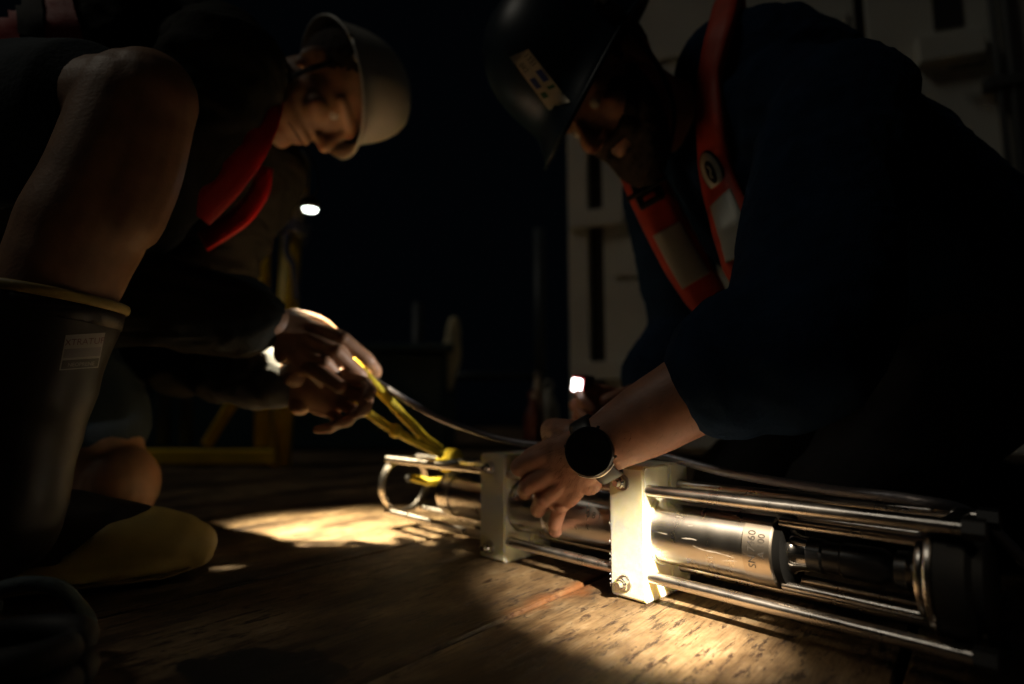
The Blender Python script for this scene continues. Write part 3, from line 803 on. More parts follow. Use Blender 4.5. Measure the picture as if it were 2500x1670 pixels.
# boots
def boot(parent, shaft, shr, heel, toe, main):
    fd = (toe - heel); fd.z = 0; Lf = fd.length; fd.normalize(); sd = V((-fd.y, fd.x, 0)); z = V((0, 0, 1))
    bm = bmesh.new()
    sweep(bm, shaft, shr, seg=28, cap='flat')
    sweep(bm, [heel + fd * 0.050 + z * 0.052, heel + fd * 0.12 + z * 0.058, heel + fd * (Lf - 0.09) + z * 0.052, heel + fd * (Lf - 0.045) + z * 0.038],
          [(0.044, 0.046), (0.045, 0.050), (0.044, 0.036), (0.038, 0.024)], side=sd, seg=24)
    up = remesh(bm, 0.0034, 6); wrinkle(up, 0.0016, 14, 5.0, (1, 1, 1.6))
    b = put('boot', up, 'boot_upper', parent)
    bm = bmesh.new()
    sweep(bm, [heel + fd * 0.045 + z * 0.019, heel + fd * 0.12 + z * 0.016, heel + fd * (Lf - 0.09) + z * 0.018, heel + fd * (Lf - 0.050) + z * 0.020, heel + fd * (Lf - 0.024) + z * 0.022, heel + fd * (Lf - 0.010) + z * 0.022],
          [(0.053, 0.020), (0.052, 0.0195), (0.055, 0.020), (0.053, 0.020), (0.040, 0.021), (0.022, 0.018)], side=sd, seg=28)
    sweep(bm, [heel + fd * (Lf - 0.135) + z * 0.036, heel + fd * (Lf - 0.100) + z * 0.046, heel + fd * (Lf - 0.065) + z * 0.043, heel + fd * (Lf - 0.036) + z * 0.037, heel + fd * (Lf - 0.018) + z * 0.031], [(0.046, 0.018), (0.0515, 0.0395), (0.0525, 0.0380), (0.049, 0.034), (0.039, 0.029)], side=sd, seg=28)
    so = remesh(bm, 0.003, 5)
    sole = put('sole', so, 'boot_tan', b, label='tan rubber toe and sole')
    bm = bmesh.new()
    sweep(bm, [heel + fd * 0.045 + z * 0.0065, heel + fd * (Lf - 0.09) + z * 0.0065, heel + fd * (Lf - 0.05) + z * 0.007, heel + fd * (Lf - 0.02) + z * 0.009], [(0.0555, 0.0055), (0.0575, 0.0055), (0.0555, 0.0055), (0.038, 0.0055)], side=sd, seg=28)
    obj('outsole', remesh_bm(bm), 'boot_outsole', b)
    return b
def remesh_bm(bm): return bm
bN = boot(Lp, shinN[4:] + [heel + fdir * 0.055 + fz * 0.055], [0.0655, 0.057, 0.049, 0.046, 0.046], heel, toe, True)
# rolled tan edge of the boot top
ax = (shinN[4] - shinN[5]).normalized(); a_, b_ = frame_of(ax, Yv)
bm = bmesh.new(); cc = shinN[4] + ax * 0.008; rr = 0.0665
pts = [cc + a_ * (rr * math.cos(2 * math.pi * k / 40)) + b_ * (rr * math.sin(2 * math.pi * k / 40)) for k in range(41)]
sweep(bm, pts, [(0.0055, 0.0028)] * 41, seg=10, sub=1, cap='flat', side=ax)
obj('boot_edge', bm, 'boot_tan', bN)
bm = bmesh.new()
sweep(bm, [cc, shinN[4] - ax * 0.015], [0.0655, 0.0655], seg=40, sub=1, cap='flat'); obj('boot_collar', bm, 'boot_upper', bN)
# printed label on the shaft
bbv = bvh_of(bN)
def on_surface(bvh, px, py, off=0.0008):
    l, nn = hit(bvh, px, py)
    return l + nn * off if l else None
def quad_patch(name, corners, bvh, m, parent, nx=8, ny=6, off=0.0008):
    """patch laid on a surface; corners in picture order tl, tr, br, bl"""
    bm = bmesh.new(); gr = []
    for j in range(ny + 1):
        row = []
        for i in range(nx + 1):
            u, v = i / nx, j / ny
            px = (corners[0][0] * (1 - u) + corners[1][0] * u) * (1 - v) + (corners[3][0] * (1 - u) + corners[2][0] * u) * v
            py = (corners[0][1] * (1 - u) + corners[1][1] * u) * (1 - v) + (corners[3][1] * (1 - u) + corners[2][1] * u) * v
            q = on_surface(bvh, px, py, off); row.append(bm.verts.new(q) if q else None)
        gr.append(row)
    for j in range(ny):
        for i in range(nx):
            f = [gr[j][i], gr[j][i + 1], gr[j + 1][i + 1], gr[j + 1][i]]
            if all(f): bm.faces.new(f)
    return obj(name, bm, m, parent)
def text_on(s, origin, ux, uy, size, bvh, m, parent, off=0.0012):
    """ux, uy: picture vectors (pixels) for one unit of text height along reading and up direction"""
    me = text_mesh(s, 1.0); bad = False
    for v in me.vertices:
        x, y = v.co.x * size, v.co.y * size
        q = on_surface(bvh, origin[0] + ux[0] * x + uy[0] * y, origin[1] + ux[1] * x + uy[1] * y, off)
        if q: v.co = q
        else: bad = True; v.co = V((0, 0, -1))
    if bad:
        bm = bmesh.new(); bm.from_mesh(me); bmesh.ops.delete(bm, geom=[v for v in bm.verts if v.co.z < -0.5], context='VERTS'); bm.to_mesh(me); bm.free()
    return put('lettering', me, m, parent, False)
mat('label_white', (0.42, 0.40, 0.38), 0.6)
lt, rt, rb, lb = (160, 818), (256, 812), (238, 897), (144, 904)
lerp2 = lambda a, b, t: (a[0] + (b[0] - a[0]) * t, a[1] + (b[1] - a[1]) * t)
bl = quad_patch('boot_label', [lt, rt, rb, lb], bbv, 'label_white', bN, off=0.0006)
def strip(t0, t1, m, s0=0.03, s1=0.97, off=0.0010):
    a, b = lerp2(lt, lb, t0), lerp2(rt, rb, t0); c, d = lerp2(lt, lb, t1), lerp2(rt, rb, t1)
    quad_patch('label_panel', [lerp2(a, b, s0), lerp2(a, b, s1), lerp2(c, d, s1), lerp2(c, d, s0)], bbv, m, bN, off=off)
mat('label_grey', (0.20, 0.19, 0.20), 0.6)
strip(0.40, 0.66, 'label_grey'); strip(0.72, 0.97, 'boot_upper')
text_on('XTRATUF', (205, 834), (0.99, -0.06), (0.16, -0.99), 22, bbv, 'red_ink', bN)
text_on('NEOPRENE', (196, 889), (0.99, -0.06), (0.16, -0.99), 13, bbv, 'label_white', bN)
# far boot, folded under behind the kneeling knee
heelF = ankF + V((-0.10, 0.0, -0.0)); 
bm = bmesh.new()
sweep(bm, [kF.lerp(ankF, 0.55) + V((0, 0, 0.005)), ankF, ankF + V((-0.05, 0.0, 0.0)), ankF + V((-0.09, 0.01, 0.05))], [0.060, 0.050, 0.050, 0.045], seg=20)
q = remesh(bm, 0.004, 4); put('boot', q, 'boot_upper', Lp)
# helmet
FH = (FLv * 0.99 + ULv * 0.12).normalized(); UH = ULv * 0.99 - FLv * 0.12 + V((0, 0.70, 0)); UH = (UH - FH * UH.dot(FH)).normalized()
hl, hp, hM = helmet(Lp, cL + ULv * 0.022 - FH * 0.014, FH, UH, 'white_helmet', brim=0.036, k_=0.86)
for sx in (-0.105, 0.105):
    bm = bmesh.new(); box(bm, hp(sx, 0.03, 0.012), (0.006, 0.014, 0.012), hM, 0.002); obj('strap_slot', bm, 'pale_plastic', hl)
bm = bmesh.new()
for s in (-1, 1):
    sweep(bm, [hp(s * 0.102, 0.02, 0.02), hdp(s * 0.078, 0.02, -0.03), hdp(s * 0.05, 0.045, -0.088), hdp(0, 0.055, -0.112)], [(0.006, 0.0018)] * 4, side=FLv)
obj('chin_strap', bm, 'webbing', hl)
bm = bmesh.new(); p0 = hp(-0.085, -0.06, 0.01); ball(bm, p0, (0.012, 0.006, 0.009), hM); obj('ear_plug', bm, 'yellow_rope', Lp)
# red inflatable vest: two lobes round the neck, hanging under the chest, and the belt part at the hip
vest = empty('life_vest', pel, 0); vest.parent = Lp; vest.location = pel - V(Lp.location)
vb = bmesh.new()
n1 = V((0.55, -0.75, -0.35)).normalized()
ribbon(vb, [at(668, 215, 0.80), at(652, 285, 0.79), at(615, 365, 0.78), at(560, 440, 0.772), at(510, 495, 0.770), at(480, 525, 0.770)], [n1] * 6, [0.032, 0.036, 0.040, 0.042, 0.042, 0.042], 0.005, 6)
v1 = obj('collar_lobe', vb, 'vest_red', vest)
vb = bmesh.new()
ribbon(vb, [at(650, 410, 0.90), at(630, 475, 0.895), at(585, 530, 0.89), at(535, 565, 0.885), at(495, 590, 0.885)], [V((0.25, -0.85, 0.3))] * 5, [0.022, 0.030, 0.036, 0.036, 0.036], 0.005, 6)
obj('collar_lobe', vb, 'vest_red', vest)
jbv = bvh_of(jacket)
for (ca, cname, cm) in ((((-60, -40), (45, -40), (60, 108), (-60, 108)), 'back_panel', 'vest_red'), (((112, -40), (170, -40), (212, 108), (120, 108)), 'back_panel', 'vest_red')):
    quad_patch(cname, ca, jbv, cm, vest, 10, 8, off=0.006)
quad_patch('back_webbing', ((45, -40), (112, -40), (120, 92), (60, 92)), jbv, 'webbing', vest, 8, 8, off=0.009)

# ------------------------------------------------------------------ right person, kneeling behind the instrument
Rp = empty('person', (0.72, 0.86, 0.0), 0, 'person in dark helmet, navy fleece and orange vest kneeling, watch hand on the instrument', 'person')
pelR = V((0.70, 0.86, 0.37)); chR = V((0.43, 0.855, 0.545)); nkR = V((0.315, 0.865, 0.665))
sL = V((0.405, 0.665, 0.565)); sR = V((0.29, 1.03, 0.60))
eL = at(1935, 822, 0.535); wL = at(1462, 1092, 0.60)
eR = V((0.335, 1.09, 0.36)); wR = at(1545, 1000, 1.015)
FRv = V((-0.5, -0.3, -0.8)).normalized(); URv = V((-0.8, -0.1, 0.55)); URv = (URv - FRv * URv.dot(FRv)).normalized()
cR = V((0.160, 0.8325, 0.691))
kLr = V((0.43, 0.79, 0.065)); kRr = V((0.40, 1.06, 0.065)); hLr = V((0.72, 0.77, 0.34)); hRr = V((0.72, 0.96, 0.34))
bm = bmesh.new()
sweep(bm, [pelR, pelR.lerp(chR, 0.5), chR, chR.lerp(nkR, 0.6)], [(0.15, 0.11), (0.145, 0.108), (0.16, 0.118), (0.12, 0.085)], side=Yv, seg=28)
sweep(bm, [sL, chR.lerp(nkR, 0.45), sR], [0.058, 0.08, 0.058])
hdpR, hdMR = head_parts(bm, cR, FRv, URv, 1.03)
sweep(bm, [chR.lerp(nkR, 0.7), nkR, cR - URv * 0.085 - FRv * 0.02, cR - URv * 0.02 - FRv * 0.01], [0.068, 0.060, 0.056, 0.06])
ff = [(0.060, 0.060), (0.050, 0.050), (0.046, 0.044), (0.046, 0.043), (0.040, 0.036), (0.0305, 0.0255)]
sideL = V((-0.45, 0.0, 0.9))
sweep(bm, [sL, sL.lerp(eL, 0.5), eL, eL.lerp(wL, 0.3), eL.lerp(wL, 0.65), wL], ff, side=None, seg=24)
sweep(bm, [sR, sR.lerp(eR, 0.5), eR, eR.lerp(wR, 0.35), wR], [0.058, 0.048, 0.043, 0.044, 0.030], seg=20)
for h, k in ((hLr, kLr), (hRr, kRr)):
    sweep(bm, [h, h.lerp(k, 0.5), k], [0.09, 0.078, 0.058], seg=20)
    an = V((k.x + 0.38, k.y + 0.02, 0.06)); sweep(bm, [k, k.lerp(an, 0.4), an, an + V((0.10, 0, 0.01))], [0.054, 0.056, 0.036, 0.03], seg=16)
bodyR = remesh(bm, 0.0032, 5)
hX = at(1342, 1152, 0.645) - at(1440, 1088, 0.60)
hY = V((-0.70, 0.10, 0.72))
wH = at(1446, 1096, 0.602)
hand1 = hand_mesh(wH, hX, hY, True,
                  {'index': (0.85, 0.9, 0.5), 'middle': (0.62, 0.75, 0.45), 'ring': (0.42, 0.7, 0.5), 'pinky': (0.10, 0.35, 0.25)},
                  {'index': -0.10, 'middle': -0.22, 'ring': -0.32, 'pinky': -0.50},
                  [(0.018, 0.020, -0.012), (0.045, 0.036, -0.026), (0.070, 0.034, -0.046), (0.090, 0.020, -0.060)], scale=1.04, voxel=0.0012, fore=None)
hand2 = hand_mesh(wR, at(1475, 990, 0.99) - wR, V((0.1, -0.6, 0.8)), False,
                  {'index': (0.5, 0.9, 0.7), 'middle': (0.7, 1.1, 0.8), 'ring': (0.8, 1.1, 0.8), 'pinky': (0.8, 1.1, 0.8)}, {},
                  [(0.018, 0.022, -0.012), (0.045, 0.040, -0.020), (0.070, 0.040, -0.030), (0.088, 0.030, -0.032)], fore=eR)
bodyR = join_meshes(join_meshes(bodyR, hand1), hand2)
bodyRo = put('body', bodyR, 'skin', Rp)
for s in (-1, 1):
    bm = bmesh.new(); ball(bm, hdpR(s * 0.033, 0.0755, 0.011), 0.0105, seg=14); obj('eye', bm, 'eye_white', Rp)
bm = bmesh.new()
sweep(bm, [hdpR(-0.064, 0.02, -0.005), hdpR(-0.058, 0.045, -0.05), hdpR(-0.035, 0.074, -0.092), hdpR(0, 0.090, -0.105), hdpR(0.035, 0.074, -0.092), hdpR(0.058, 0.045, -0.05), hdpR(0.064, 0.02, -0.005)],
      [0.010, 0.017, 0.021, 0.024, 0.021, 0.017, 0.010])
sweep(bm, [hdpR(-0.032, 0.082, -0.046), hdpR(0, 0.094, -0.039), hdpR(0.032, 0.082, -0.046)], [0.008, 0.008, 0.008])
ball(bm, hdpR(0, 0.084, -0.080), (0.030, 0.013, 0.016), hdMR)
for sx in (-1, 1):
    ball(bm, hdpR(sx * 0.047, 0.052, -0.034), (0.021, 0.024, 0.026), hdMR)
    ball(bm, hdpR(sx * 0.030, 0.070, -0.062), (0.020, 0.018, 0.022), hdMR)
    ball(bm, hdpR(sx * 0.052, 0.050, -0.014), (0.017, 0.023, 0.026), hdMR)
    ball(bm, hdpR(sx * 0.034, 0.076, -0.050), (0.014, 0.013, 0.018), hdMR)
bmm = remesh(bm, 0.003, 3); wrinkle(bmm, 0.002, 150, 3.0); put('beard', bmm, 'beard', Rp, label='full dark brown beard')
bm = bmesh.new(); ball(bm, hdpR(0, -0.022, 0.045), (0.079, 0.088, 0.080), hdMR, 24)
bmm = remesh(bm, 0.004, 2); wrinkle(bmm, 0.002, 120, 1.0); put('hair', bmm, 'beard', Rp)
# fleece
g = 0.012
bm = bmesh.new()
sweep(bm, [pelR + V((0.03, 0, -0.02)), pelR.lerp(chR, 0.5), chR, chR.lerp(nkR, 0.6), nkR], [(0.165, 0.125), (0.155, 0.12), (0.17, 0.13), (0.13, 0.10), (0.07, 0.07)], side=Yv, seg=28, grow=g)
sweep(bm, [sL, chR.lerp(nkR, 0.45), sR], [0.064, 0.09, 0.064], grow=g)
sweep(bm, [nkR + V((0.035, -0.02, -0.005)), V((0.375, 0.77, 0.625)), sL + V((0.0, 0.01, 0.012))], [0.062, 0.070, 0.062], grow=g)
ball(bm, V((0.350, 0.862, 0.768)), (0.055, 0.062, 0.055))
sweep(bm, [V((0.345, 0.845, 0.738)), V((0.40, 0.80, 0.682)), V((0.49, 0.81, 0.592)), V((0.62, 0.84, 0.455))], [0.066, 0.088, 0.092, 0.10], grow=g)
sweep(bm, [sL + V((0.01, 0.03, 0.0)), V((0.50, 0.725, 0.505)), V((0.60, 0.75, 0.43)), V((0.70, 0.78, 0.37))], [0.066, 0.078, 0.088, 0.095], grow=g)
sweep(bm, [sL, sL.lerp(eL, 0.5), eL + V((0.008, 0, 0)), eL.lerp(wL, 0.18), eL.lerp(wL, 0.29)], [0.072, 0.068, 0.064, 0.061, 0.056], seg=24, grow=g * 0.7)
sweep(bm, [sR, sR.lerp(eR, 0.5), eR, eR.lerp(wR, 0.4), eR.lerp(wR, 0.62)], [0.070, 0.062, 0.056, 0.054, 0.048], seg=20, grow=g * 0.7)
fl = remesh(bm, 0.0042, 6); wrinkle(fl, 0.006, 10, 6.0, (1, 1, 0.7)); wrinkle(fl, 0.0016, 45, 1.0)
fleece = put('fleece', fl, 'navy_fleece', Rp)
# cuff hem
bm = bmesh.new(); p1 = eL.lerp(wL, 0.25); p2 = eL.lerp(wL, 0.345)
sweep(bm, [p1, p1.lerp(p2, 0.6), p2], [0.0600, 0.0590, 0.0560], seg=32, sub=3, cap='flat')
q = remesh(bm, 0.003, 4); wrinkle(q, 0.0015, 40, 3.0); put('cuff', q, 'navy_fleece', Rp)
bm = bmesh.new()
for h, k in ((hLr, kLr), (hRr, kRr)):
    sweep(bm, [h + V((0.02, 0, 0)), h.lerp(k, 0.5), k], [0.105, 0.090, 0.066], seg=20)
    an = V((k.x + 0.38, k.y + 0.02, 0.066)); sweep(bm, [k, k.lerp(an, 0.4), an], [0.062, 0.066, 0.052], seg=16)
sweep(bm, [hLr, pelR + V((0.02, 0, -0.03)), hRr], [0.11, 0.12, 0.11])
q = remesh(bm, 0.0045, 4); wrinkle(q, 0.006, 12, 8.0); put('trousers', q, 'trousers', Rp)
for k in (kLr, kRr):
    bm = bmesh.new(); an = V((k.x + 0.38, k.y + 0.02, 0.06))
    sweep(bm, [an + V((-0.03, 0, 0)), an + V((0.05, 0, 0.005)), an + V((0.12, 0, 0.01))], [0.05, 0.055, 0.045], seg=16)
    q = remesh(bm, 0.004, 4); put('boot', q, 'boot_upper', Rp)
# helmet with foil stickers
hr, hpR, hMR = helmet(Rp, cR + URv * 0.028, FRv, URv, 'navy_helmet', brim=0.042)
def dome_pt(a, h, off):
    """point on the helmet front: a = angle from straight ahead, h = height on the dome"""
    hs = [0.0, 0.018, 0.045, 0.080, 0.112, 0.138]; qs = [1.02, 1.0, 0.985, 0.94, 0.85, 0.70]
    for i in range(5):
        if hs[i] <= h <= hs[i + 1]:
            t = (h - hs[i]) / (hs[i + 1] - hs[i]); q = qs[i] + (qs[i + 1] - qs[i]) * t
    x = math.sin(a) * (0.112 * q + off); y = math.cos(a) * (0.138 * q + off) - 0.006
    ridge = 0.004 * math.exp(-(x / 0.018) ** 2) if h > 0.05 else 0
    return hpR(x, y, 0.022 + h + ridge * 0.5)
def dome_patch(name, a0, a1, h0, h1, m, off=0.0022, nx=12, ny=4):
    bm = bmesh.new(); gr = [[bm.verts.new(dome_pt(a0 + (a1 - a0) * i / nx, h0 + (h1 - h0) * j / ny, off)) for i in range(nx + 1)] for j in range(ny + 1)]
    for j in range(ny):
        for i in range(nx): bm.faces.new((gr[j][i], gr[j][i + 1], gr[j + 1][i + 1], gr[j + 1][i]))
    return obj(name, bm, m, hr)
def dome_text(s, a_c, h_c, size, m, off=0.0032, flip=1):
    me = text_mesh(s, size)
    for v in me.vertices: v.co = dome_pt(a_c + flip * v.co.x / 0.125, h_c + flip * v.co.y, off)
    put('lettering', me, m, hr, False)
hbv = bvh_of(hr)
lt, rt, rb, lb = (1246, 140), (1292, 120), (1394, 250), (1342, 268)
def spanel(name, t0, t1, s0, s1, m, off):
    a, b = lerp2(lt, lb, t0), lerp2(rt, rb, t0); c, d = lerp2(lt, lb, t1), lerp2(rt, rb, t1)
    return quad_patch(name, [lerp2(a, b, s0), lerp2(a, b, s1), lerp2(c, d, s1), lerp2(c, d, s0)], hbv, m, hr, off=off)
spanel('sticker', 0, 1, 0, 1, 'sticker_foil', 0.0025)
spanel('sticker_band', 0.10, 0.86, 0.06, 0.47, 'sticker', 0.0031)
spanel('sticker_band', 0.02, 0.98, 0.52, 0.95, 'sticker', 0.0031)
def spt(t, u): return lerp2(lerp2(lt, lb, t), lerp2(rt, rb, t), u)
text_on('1331', spt(0.17, 0.73), (0.66, 0.75), (0.75, -0.66), 19, hbv, 'ink', hr, 0.0038)
text_on('882', spt(0.24, 0.26), (0.66, 0.75), (0.75, -0.66), 18, hbv, 'ink', hr, 0.0038)
spanel('emblem', 0.36, 0.56, 0.60, 0.88, 'blue_ink', 0.0038)
spanel('emblem', 0.44, 0.62, 0.14, 0.40, 'blue_ink', 0.0038)
spanel('emblem', 0.64, 0.70, 0.58, 0.90, 'green_ink', 0.0038)
spanel('emblem', 0.70, 0.80, 0.14, 0.40, 'green_ink', 0.0038)
# accessory slots and clips on the helmet side toward the camera
sgn = -1 if hpR(-0.1, 0, 0).y < hpR(0.1, 0, 0).y else 1
bm = bmesh.new(); box(bm, hpR(sgn * 0.116, 0.010, 0.036), (0.012, 0.020, 0.040), hMR, 0.003); obj('side_clip', bm, 'webbing', hr)
bm = bmesh.new(); box(bm, hpR(sgn * 0.1215, 0.010, 0.050), (0.004, 0.016, 0.016), hMR, 0.0015); obj('clip_face', bm, 'reflective', hr)
bm = bmesh.new(); box(bm, hpR(sgn * 0.112, -0.055, 0.070), (0.006, 0.016, 0.024), hMR, 0.0015); obj('clip_face', bm, 'reflective', hr)
bm = bmesh.new()
for s in (-1, 1): sweep(bm, [hpR(s * 0.108, 0.0, 0.018), hdpR(s * 0.082, 0.0, -0.03), hdpR(s * 0.06, 0.03, -0.09), hdpR(0, 0.05, -0.125)], [(0.006, 0.0018)] * 4, side=FRv)
obj('chin_strap', bm, 'webbing', hr)
# vest straps laid on the fleece
fbv = bvh_of(fleece)
vestR = empty('life_vest', (0, 0, 0)); vestR.parent = Rp; vestR.location = pelR - V(Rp.location)
def strap_on(name, pix, wid, m, off=0.008, thick=0.012, fallback=None):
    P, Nn = [], []
    for q in pix:
        if len(q) == 2: P.append(V(q[0])); Nn.append(V(q[1]).normalized()); continue
        px, py, Yd = q
        l, nn = hit(fbv, px, py)
        if l is None or (Yd and abs(l.y - Yd) > 0.05): l = at(px, py, Yd); nn = V((-0.5, -0.8, 0.2))
        P.append(l + nn * off); Nn.append(nn)
    # even out the normals
    Nn = [(Nn[max(i - 1, 0)] + Nn[i] * 2 + Nn[min(i + 1, len(Nn) - 1)]).normalized() for i in range(len(Nn))]
    bm = bmesh.new(); ribbon(bm, P, Nn, wid, thick, 5)
    o = obj(name, bm, m, vestR); return o, P, Nn
lobe1, LP, LN = strap_on('collar_lobe', [((0.400, 0.94, 0.780), (0.5, 0.5, 0.7)), ((0.370, 0.88, 0.838), (0.1, 0.1, 1.0)), ((0.338, 0.815, 0.838), (-0.5, -0.4, 0.8)), (1768, 70, 0.77), (1752, 140, 0.75), (1742, 220, 0.745), (1745, 330, 0.74), (1762, 440, 0.735), (1788, 550, 0.73), (1812, 640, 0.725), (1822, 700, 0.725)], [0.040, 0.041, 0.042, 0.044, 0.045, 0.047, 0.050, 0.054, 0.054, 0.050, 0.034], 'vest_orange')
lobe2, RPt, RN = strap_on('collar_lobe', [(1535, 360, 0.88), (1562, 420, 0.875), (1592, 485, 0.87), (1630, 560, 0.865), (1672, 640, 0.86), (1715, 710, 0.85), (1752, 770, 0.84)], [0.056, 0.062, 0.064, 0.066, 0.066, 0.062, 0.046], 'vest_orange')
def sub_ribbon(name, P, Nn, t0, t1, wid, m, off, parent, thick=0.004):
    n = len(P) - 1
    pp, nn = [], []
    for k in range(6):
        t = (t0 + (t1 - t0) * k / 5) * n; i = min(int(t), n - 1); f = t - i
        pp.append(P[i].lerp(P[i + 1], f) + Nn[i].lerp(Nn[i + 1], f).normalized() * off); nn.append(Nn[i].lerp(Nn[i + 1], f).normalized())
    bm = bmesh.new(); ribbon(bm, pp, nn, wid, thick, 4); return obj(name, bm, m, parent)
sub_ribbon('reflective_strip', LP, LN, 0.745, 0.905, 0.036, 'reflective', 0.0085, lobe1)
sub_ribbon('reflective_strip', RPt, RN, 0.52, 0.80, 0.046, 'reflective', 0.0085, lobe2)
bk, bn = RPt[2], RN[2]
a_, b_ = frame_of(bn, (RPt[3] - RPt[1])); Mb = Matrix((a_, b_, bn)).transposed()
bm = bmesh.new(); box(bm, bk + bn * 0.0145, (0.050, 0.042, 0.009), Mb, 0.003); buckle = obj('buckle', bm, 'black_plastic', vestR)
bm = bmesh.new(); box(bm, bk + bn * 0.0215, (0.008, 0.066, 0.006), Mb, 0.002); obj('buckle_bar', bm, 'webbing', buckle)
bm = bmesh.new(); box(bm, bk + bn * 0.0195 + a_ * 0.014, (0.008, 0.020, 0.003), Mb, 0.001); box(bm, bk + bn * 0.0195 - a_ * 0.014, (0.008, 0.020, 0.003), Mb, 0.001); obj('buckle_slot', bm, 'vest_orange', buckle)
bg_, bgn = LP[7].lerp(LP[6], 0.2), LN[7]
a_, b_ = frame_of(bgn, LP[8] - LP[6])
def oval(name, ra, rb, off, m, parent, inner=0.0):
    bm = bmesh.new(); seg = 40; c = bg_ + bgn * off
    o1 = [bm.verts.new(c + a_ * (ra * math.cos(2 * math.pi * k / seg)) + b_ * (rb * math.sin(2 * math.pi * k / seg))) for k in range(seg)]
    o2 = [bm.verts.new(c + bgn * 0.002 + a_ * (ra * 0.96 * math.cos(2 * math.pi * k / seg)) + b_ * (rb * 0.96 * math.sin(2 * math.pi * k / seg))) for k in range(seg)]
    for k in range(seg): bm.faces.new((o1[k], o1[(k + 1) % seg], o2[(k + 1) % seg], o2[k]))
    bm.faces.new(o2); return obj(name, bm, m, parent)
badge = oval('badge', 0.034, 0.0165, 0.0085, 'webbing', lobe1)
oval('badge_face', 0.031, 0.0142, 0.0098, 'reflective', badge)
oval('badge_emblem', 0.0185, 0.0068, 0.0112, 'webbing', badge)
bm = bmesh.new()
c = bg_ + bgn * 0.0140
sweep(bm, [c + a_ * -0.009, c + a_ * -0.002 + b_ * 0.002, c + a_ * 0.004 - b_ * 0.001, c + a_ * 0.009], [0.0008, 0.0010, 0.0010, 0.0008], seg=8); obj('badge_mark', bm, 'reflective', badge)
# black inflator knob hanging at the strap foot
bm = bmesh.new(); ball(bm, RPt[-1] + V((0.01, -0.02, 0.0)), (0.022, 0.020, 0.024), seg=18); obj('inflator_knob', bm, 'black_plastic', vestR)
bm = bmesh.new(); sweep(bm, [at(1790, 655, 0.80), at(1802, 690, 0.80), at(1812, 715, 0.80)], [0.006, 0.008, 0.006]); obj('whistle', bm, 'pale_plastic', vestR)
# watch
wz = (hX.normalized()); wy = (hY - wz * hY.dot(wz)).normalized(); wn = wy.cross(wz).normalized()    # back of the wrist
fa = (wL - eL).normalized()
wn2 = V((-0.20, -0.88, 0.05)); wn2 = (wn2 - fa * wn2.dot(fa)).normalized()
wc = at(1455, 1096, 0.60)
ws = empty('wristwatch', wc - V(Rp.location)); ws.parent = Rp
t_ = fa; s_ = wn2.cross(t_).normalized()
Mw = Matrix((t_, s_, wn2)).transposed()
def disc(prof, m, name, parent, c0, seg=48):
    bm = bmesh.new(); rings = [[bm.verts.new(c0 + Mw @ V((r * math.cos(2 * math.pi * k / seg), r * math.sin(2 * math.pi * k / seg), h))) for k in range(seg)] for r, h in prof]
    for i in range(len(rings) - 1):
        for k in range(seg): bm.faces.new((rings[i][k], rings[i][(k + 1) % seg], rings[i + 1][(k + 1) % seg], rings[i + 1][k]))
    bm.faces.new(list(reversed(rings[0]))); bm.faces.new(rings[-1])
    return obj(name, bm, m, parent, True, True, None, 30)
wb = wc + wn2 * 0.024
case = disc([(0.020, 0.0), (0.0235, 0.002), (0.0245, 0.006), (0.0245, 0.010), (0.0228, 0.0125)], 'watch_black', 'watch_case', ws, wb)
disc([(0.0240, 0.0104), (0.0243, 0.0118), (0.0232, 0.0138), (0.0212, 0.0142)], 'watch_black', 'bezel', ws, wb)
disc([(0.0208, 0.0132), (0.0208, 0.0143)], 'watch_glass', 'watch_glass', ws, wb)
bm = bmesh.new()
arc = [wb + Mw @ V((0.0250 * math.cos(a), 0.0250 * math.sin(a), 0.0055)) for a in [math.radians(d) for d in range(205, 300, 8)]]
sgn_s = 1 if (Mw @ V((0, 1, 0))).z > 0 else -1
arc = [wb + Mw @ V((0.0246 * math.cos(a), -sgn_s * 0.0246 * math.sin(a), 0.0065)) for a in [math.radians(d) for d in range(35, 125, 8)]]
sweep(bm, arc, [0.0022] * len(arc), seg=8, sub=1); obj('lug_guard', bm, 'chrome', ws)
for k in (40, 90, 140, 220, 320):
    bm = bmesh.new(); a = math.radians(k); box(bm, wb + Mw @ V((0.0252 * math.cos(a), 0.0252 * math.sin(a), 0.006)), (0.003, 0.003, 0.003), Mw @ Matrix.Rotation(a, 3, 'Z'), 0.0008)
    obj('button', bm, 'dark_steel', ws)
bm = bmesh.new()
pts, nn = [], []
for k in range(33):
    a = 2 * math.pi * k / 32
    d = s_ * math.cos(a) * 0.034 + wn2 * math.sin(a) * 0.0275
    pts.append(wc + d); nn.append(d.normalized())
ribbon(bm, pts, nn, 0.023, 0.003, 1); obj('watch_strap', bm, 'watch_strap', ws)
# fine arm hairs
bm = bmesh.new(); M_ = wmat(bodyRo)
arm_ax = (wL - eL); cand = []
for pgn in bodyRo.data.polygons:
    p = M_ @ pgn.center; t = (p - eL).dot(arm_ax) / arm_ax.length_squared
    if 0.45 < t < 1.28 and (p - (eL + arm_ax * t)).length < 0.065: cand.append((p, pgn.normal.copy()))
random.shuffle(cand)
for p, nn in cand[:1100]:
    d = (nn * 0.55 + fa * random.uniform(0.3, 0.9) + V((random.uniform(-.4, .4), random.uniform(-.4, .4), random.uniform(-.6, .2)))).normalized()
    ln = random.uniform(0.005, 0.012); sd = d.cross(nn).normalized() * 0.00009
    a, b, c = bm.verts.new(p - sd), bm.verts.new(p + sd), bm.verts.new(p + d * ln); bm.faces.new((a, b, c))
ah = obj('arm_hair', bm, 'beard', Rp); ah['kind'] = 'stuff'

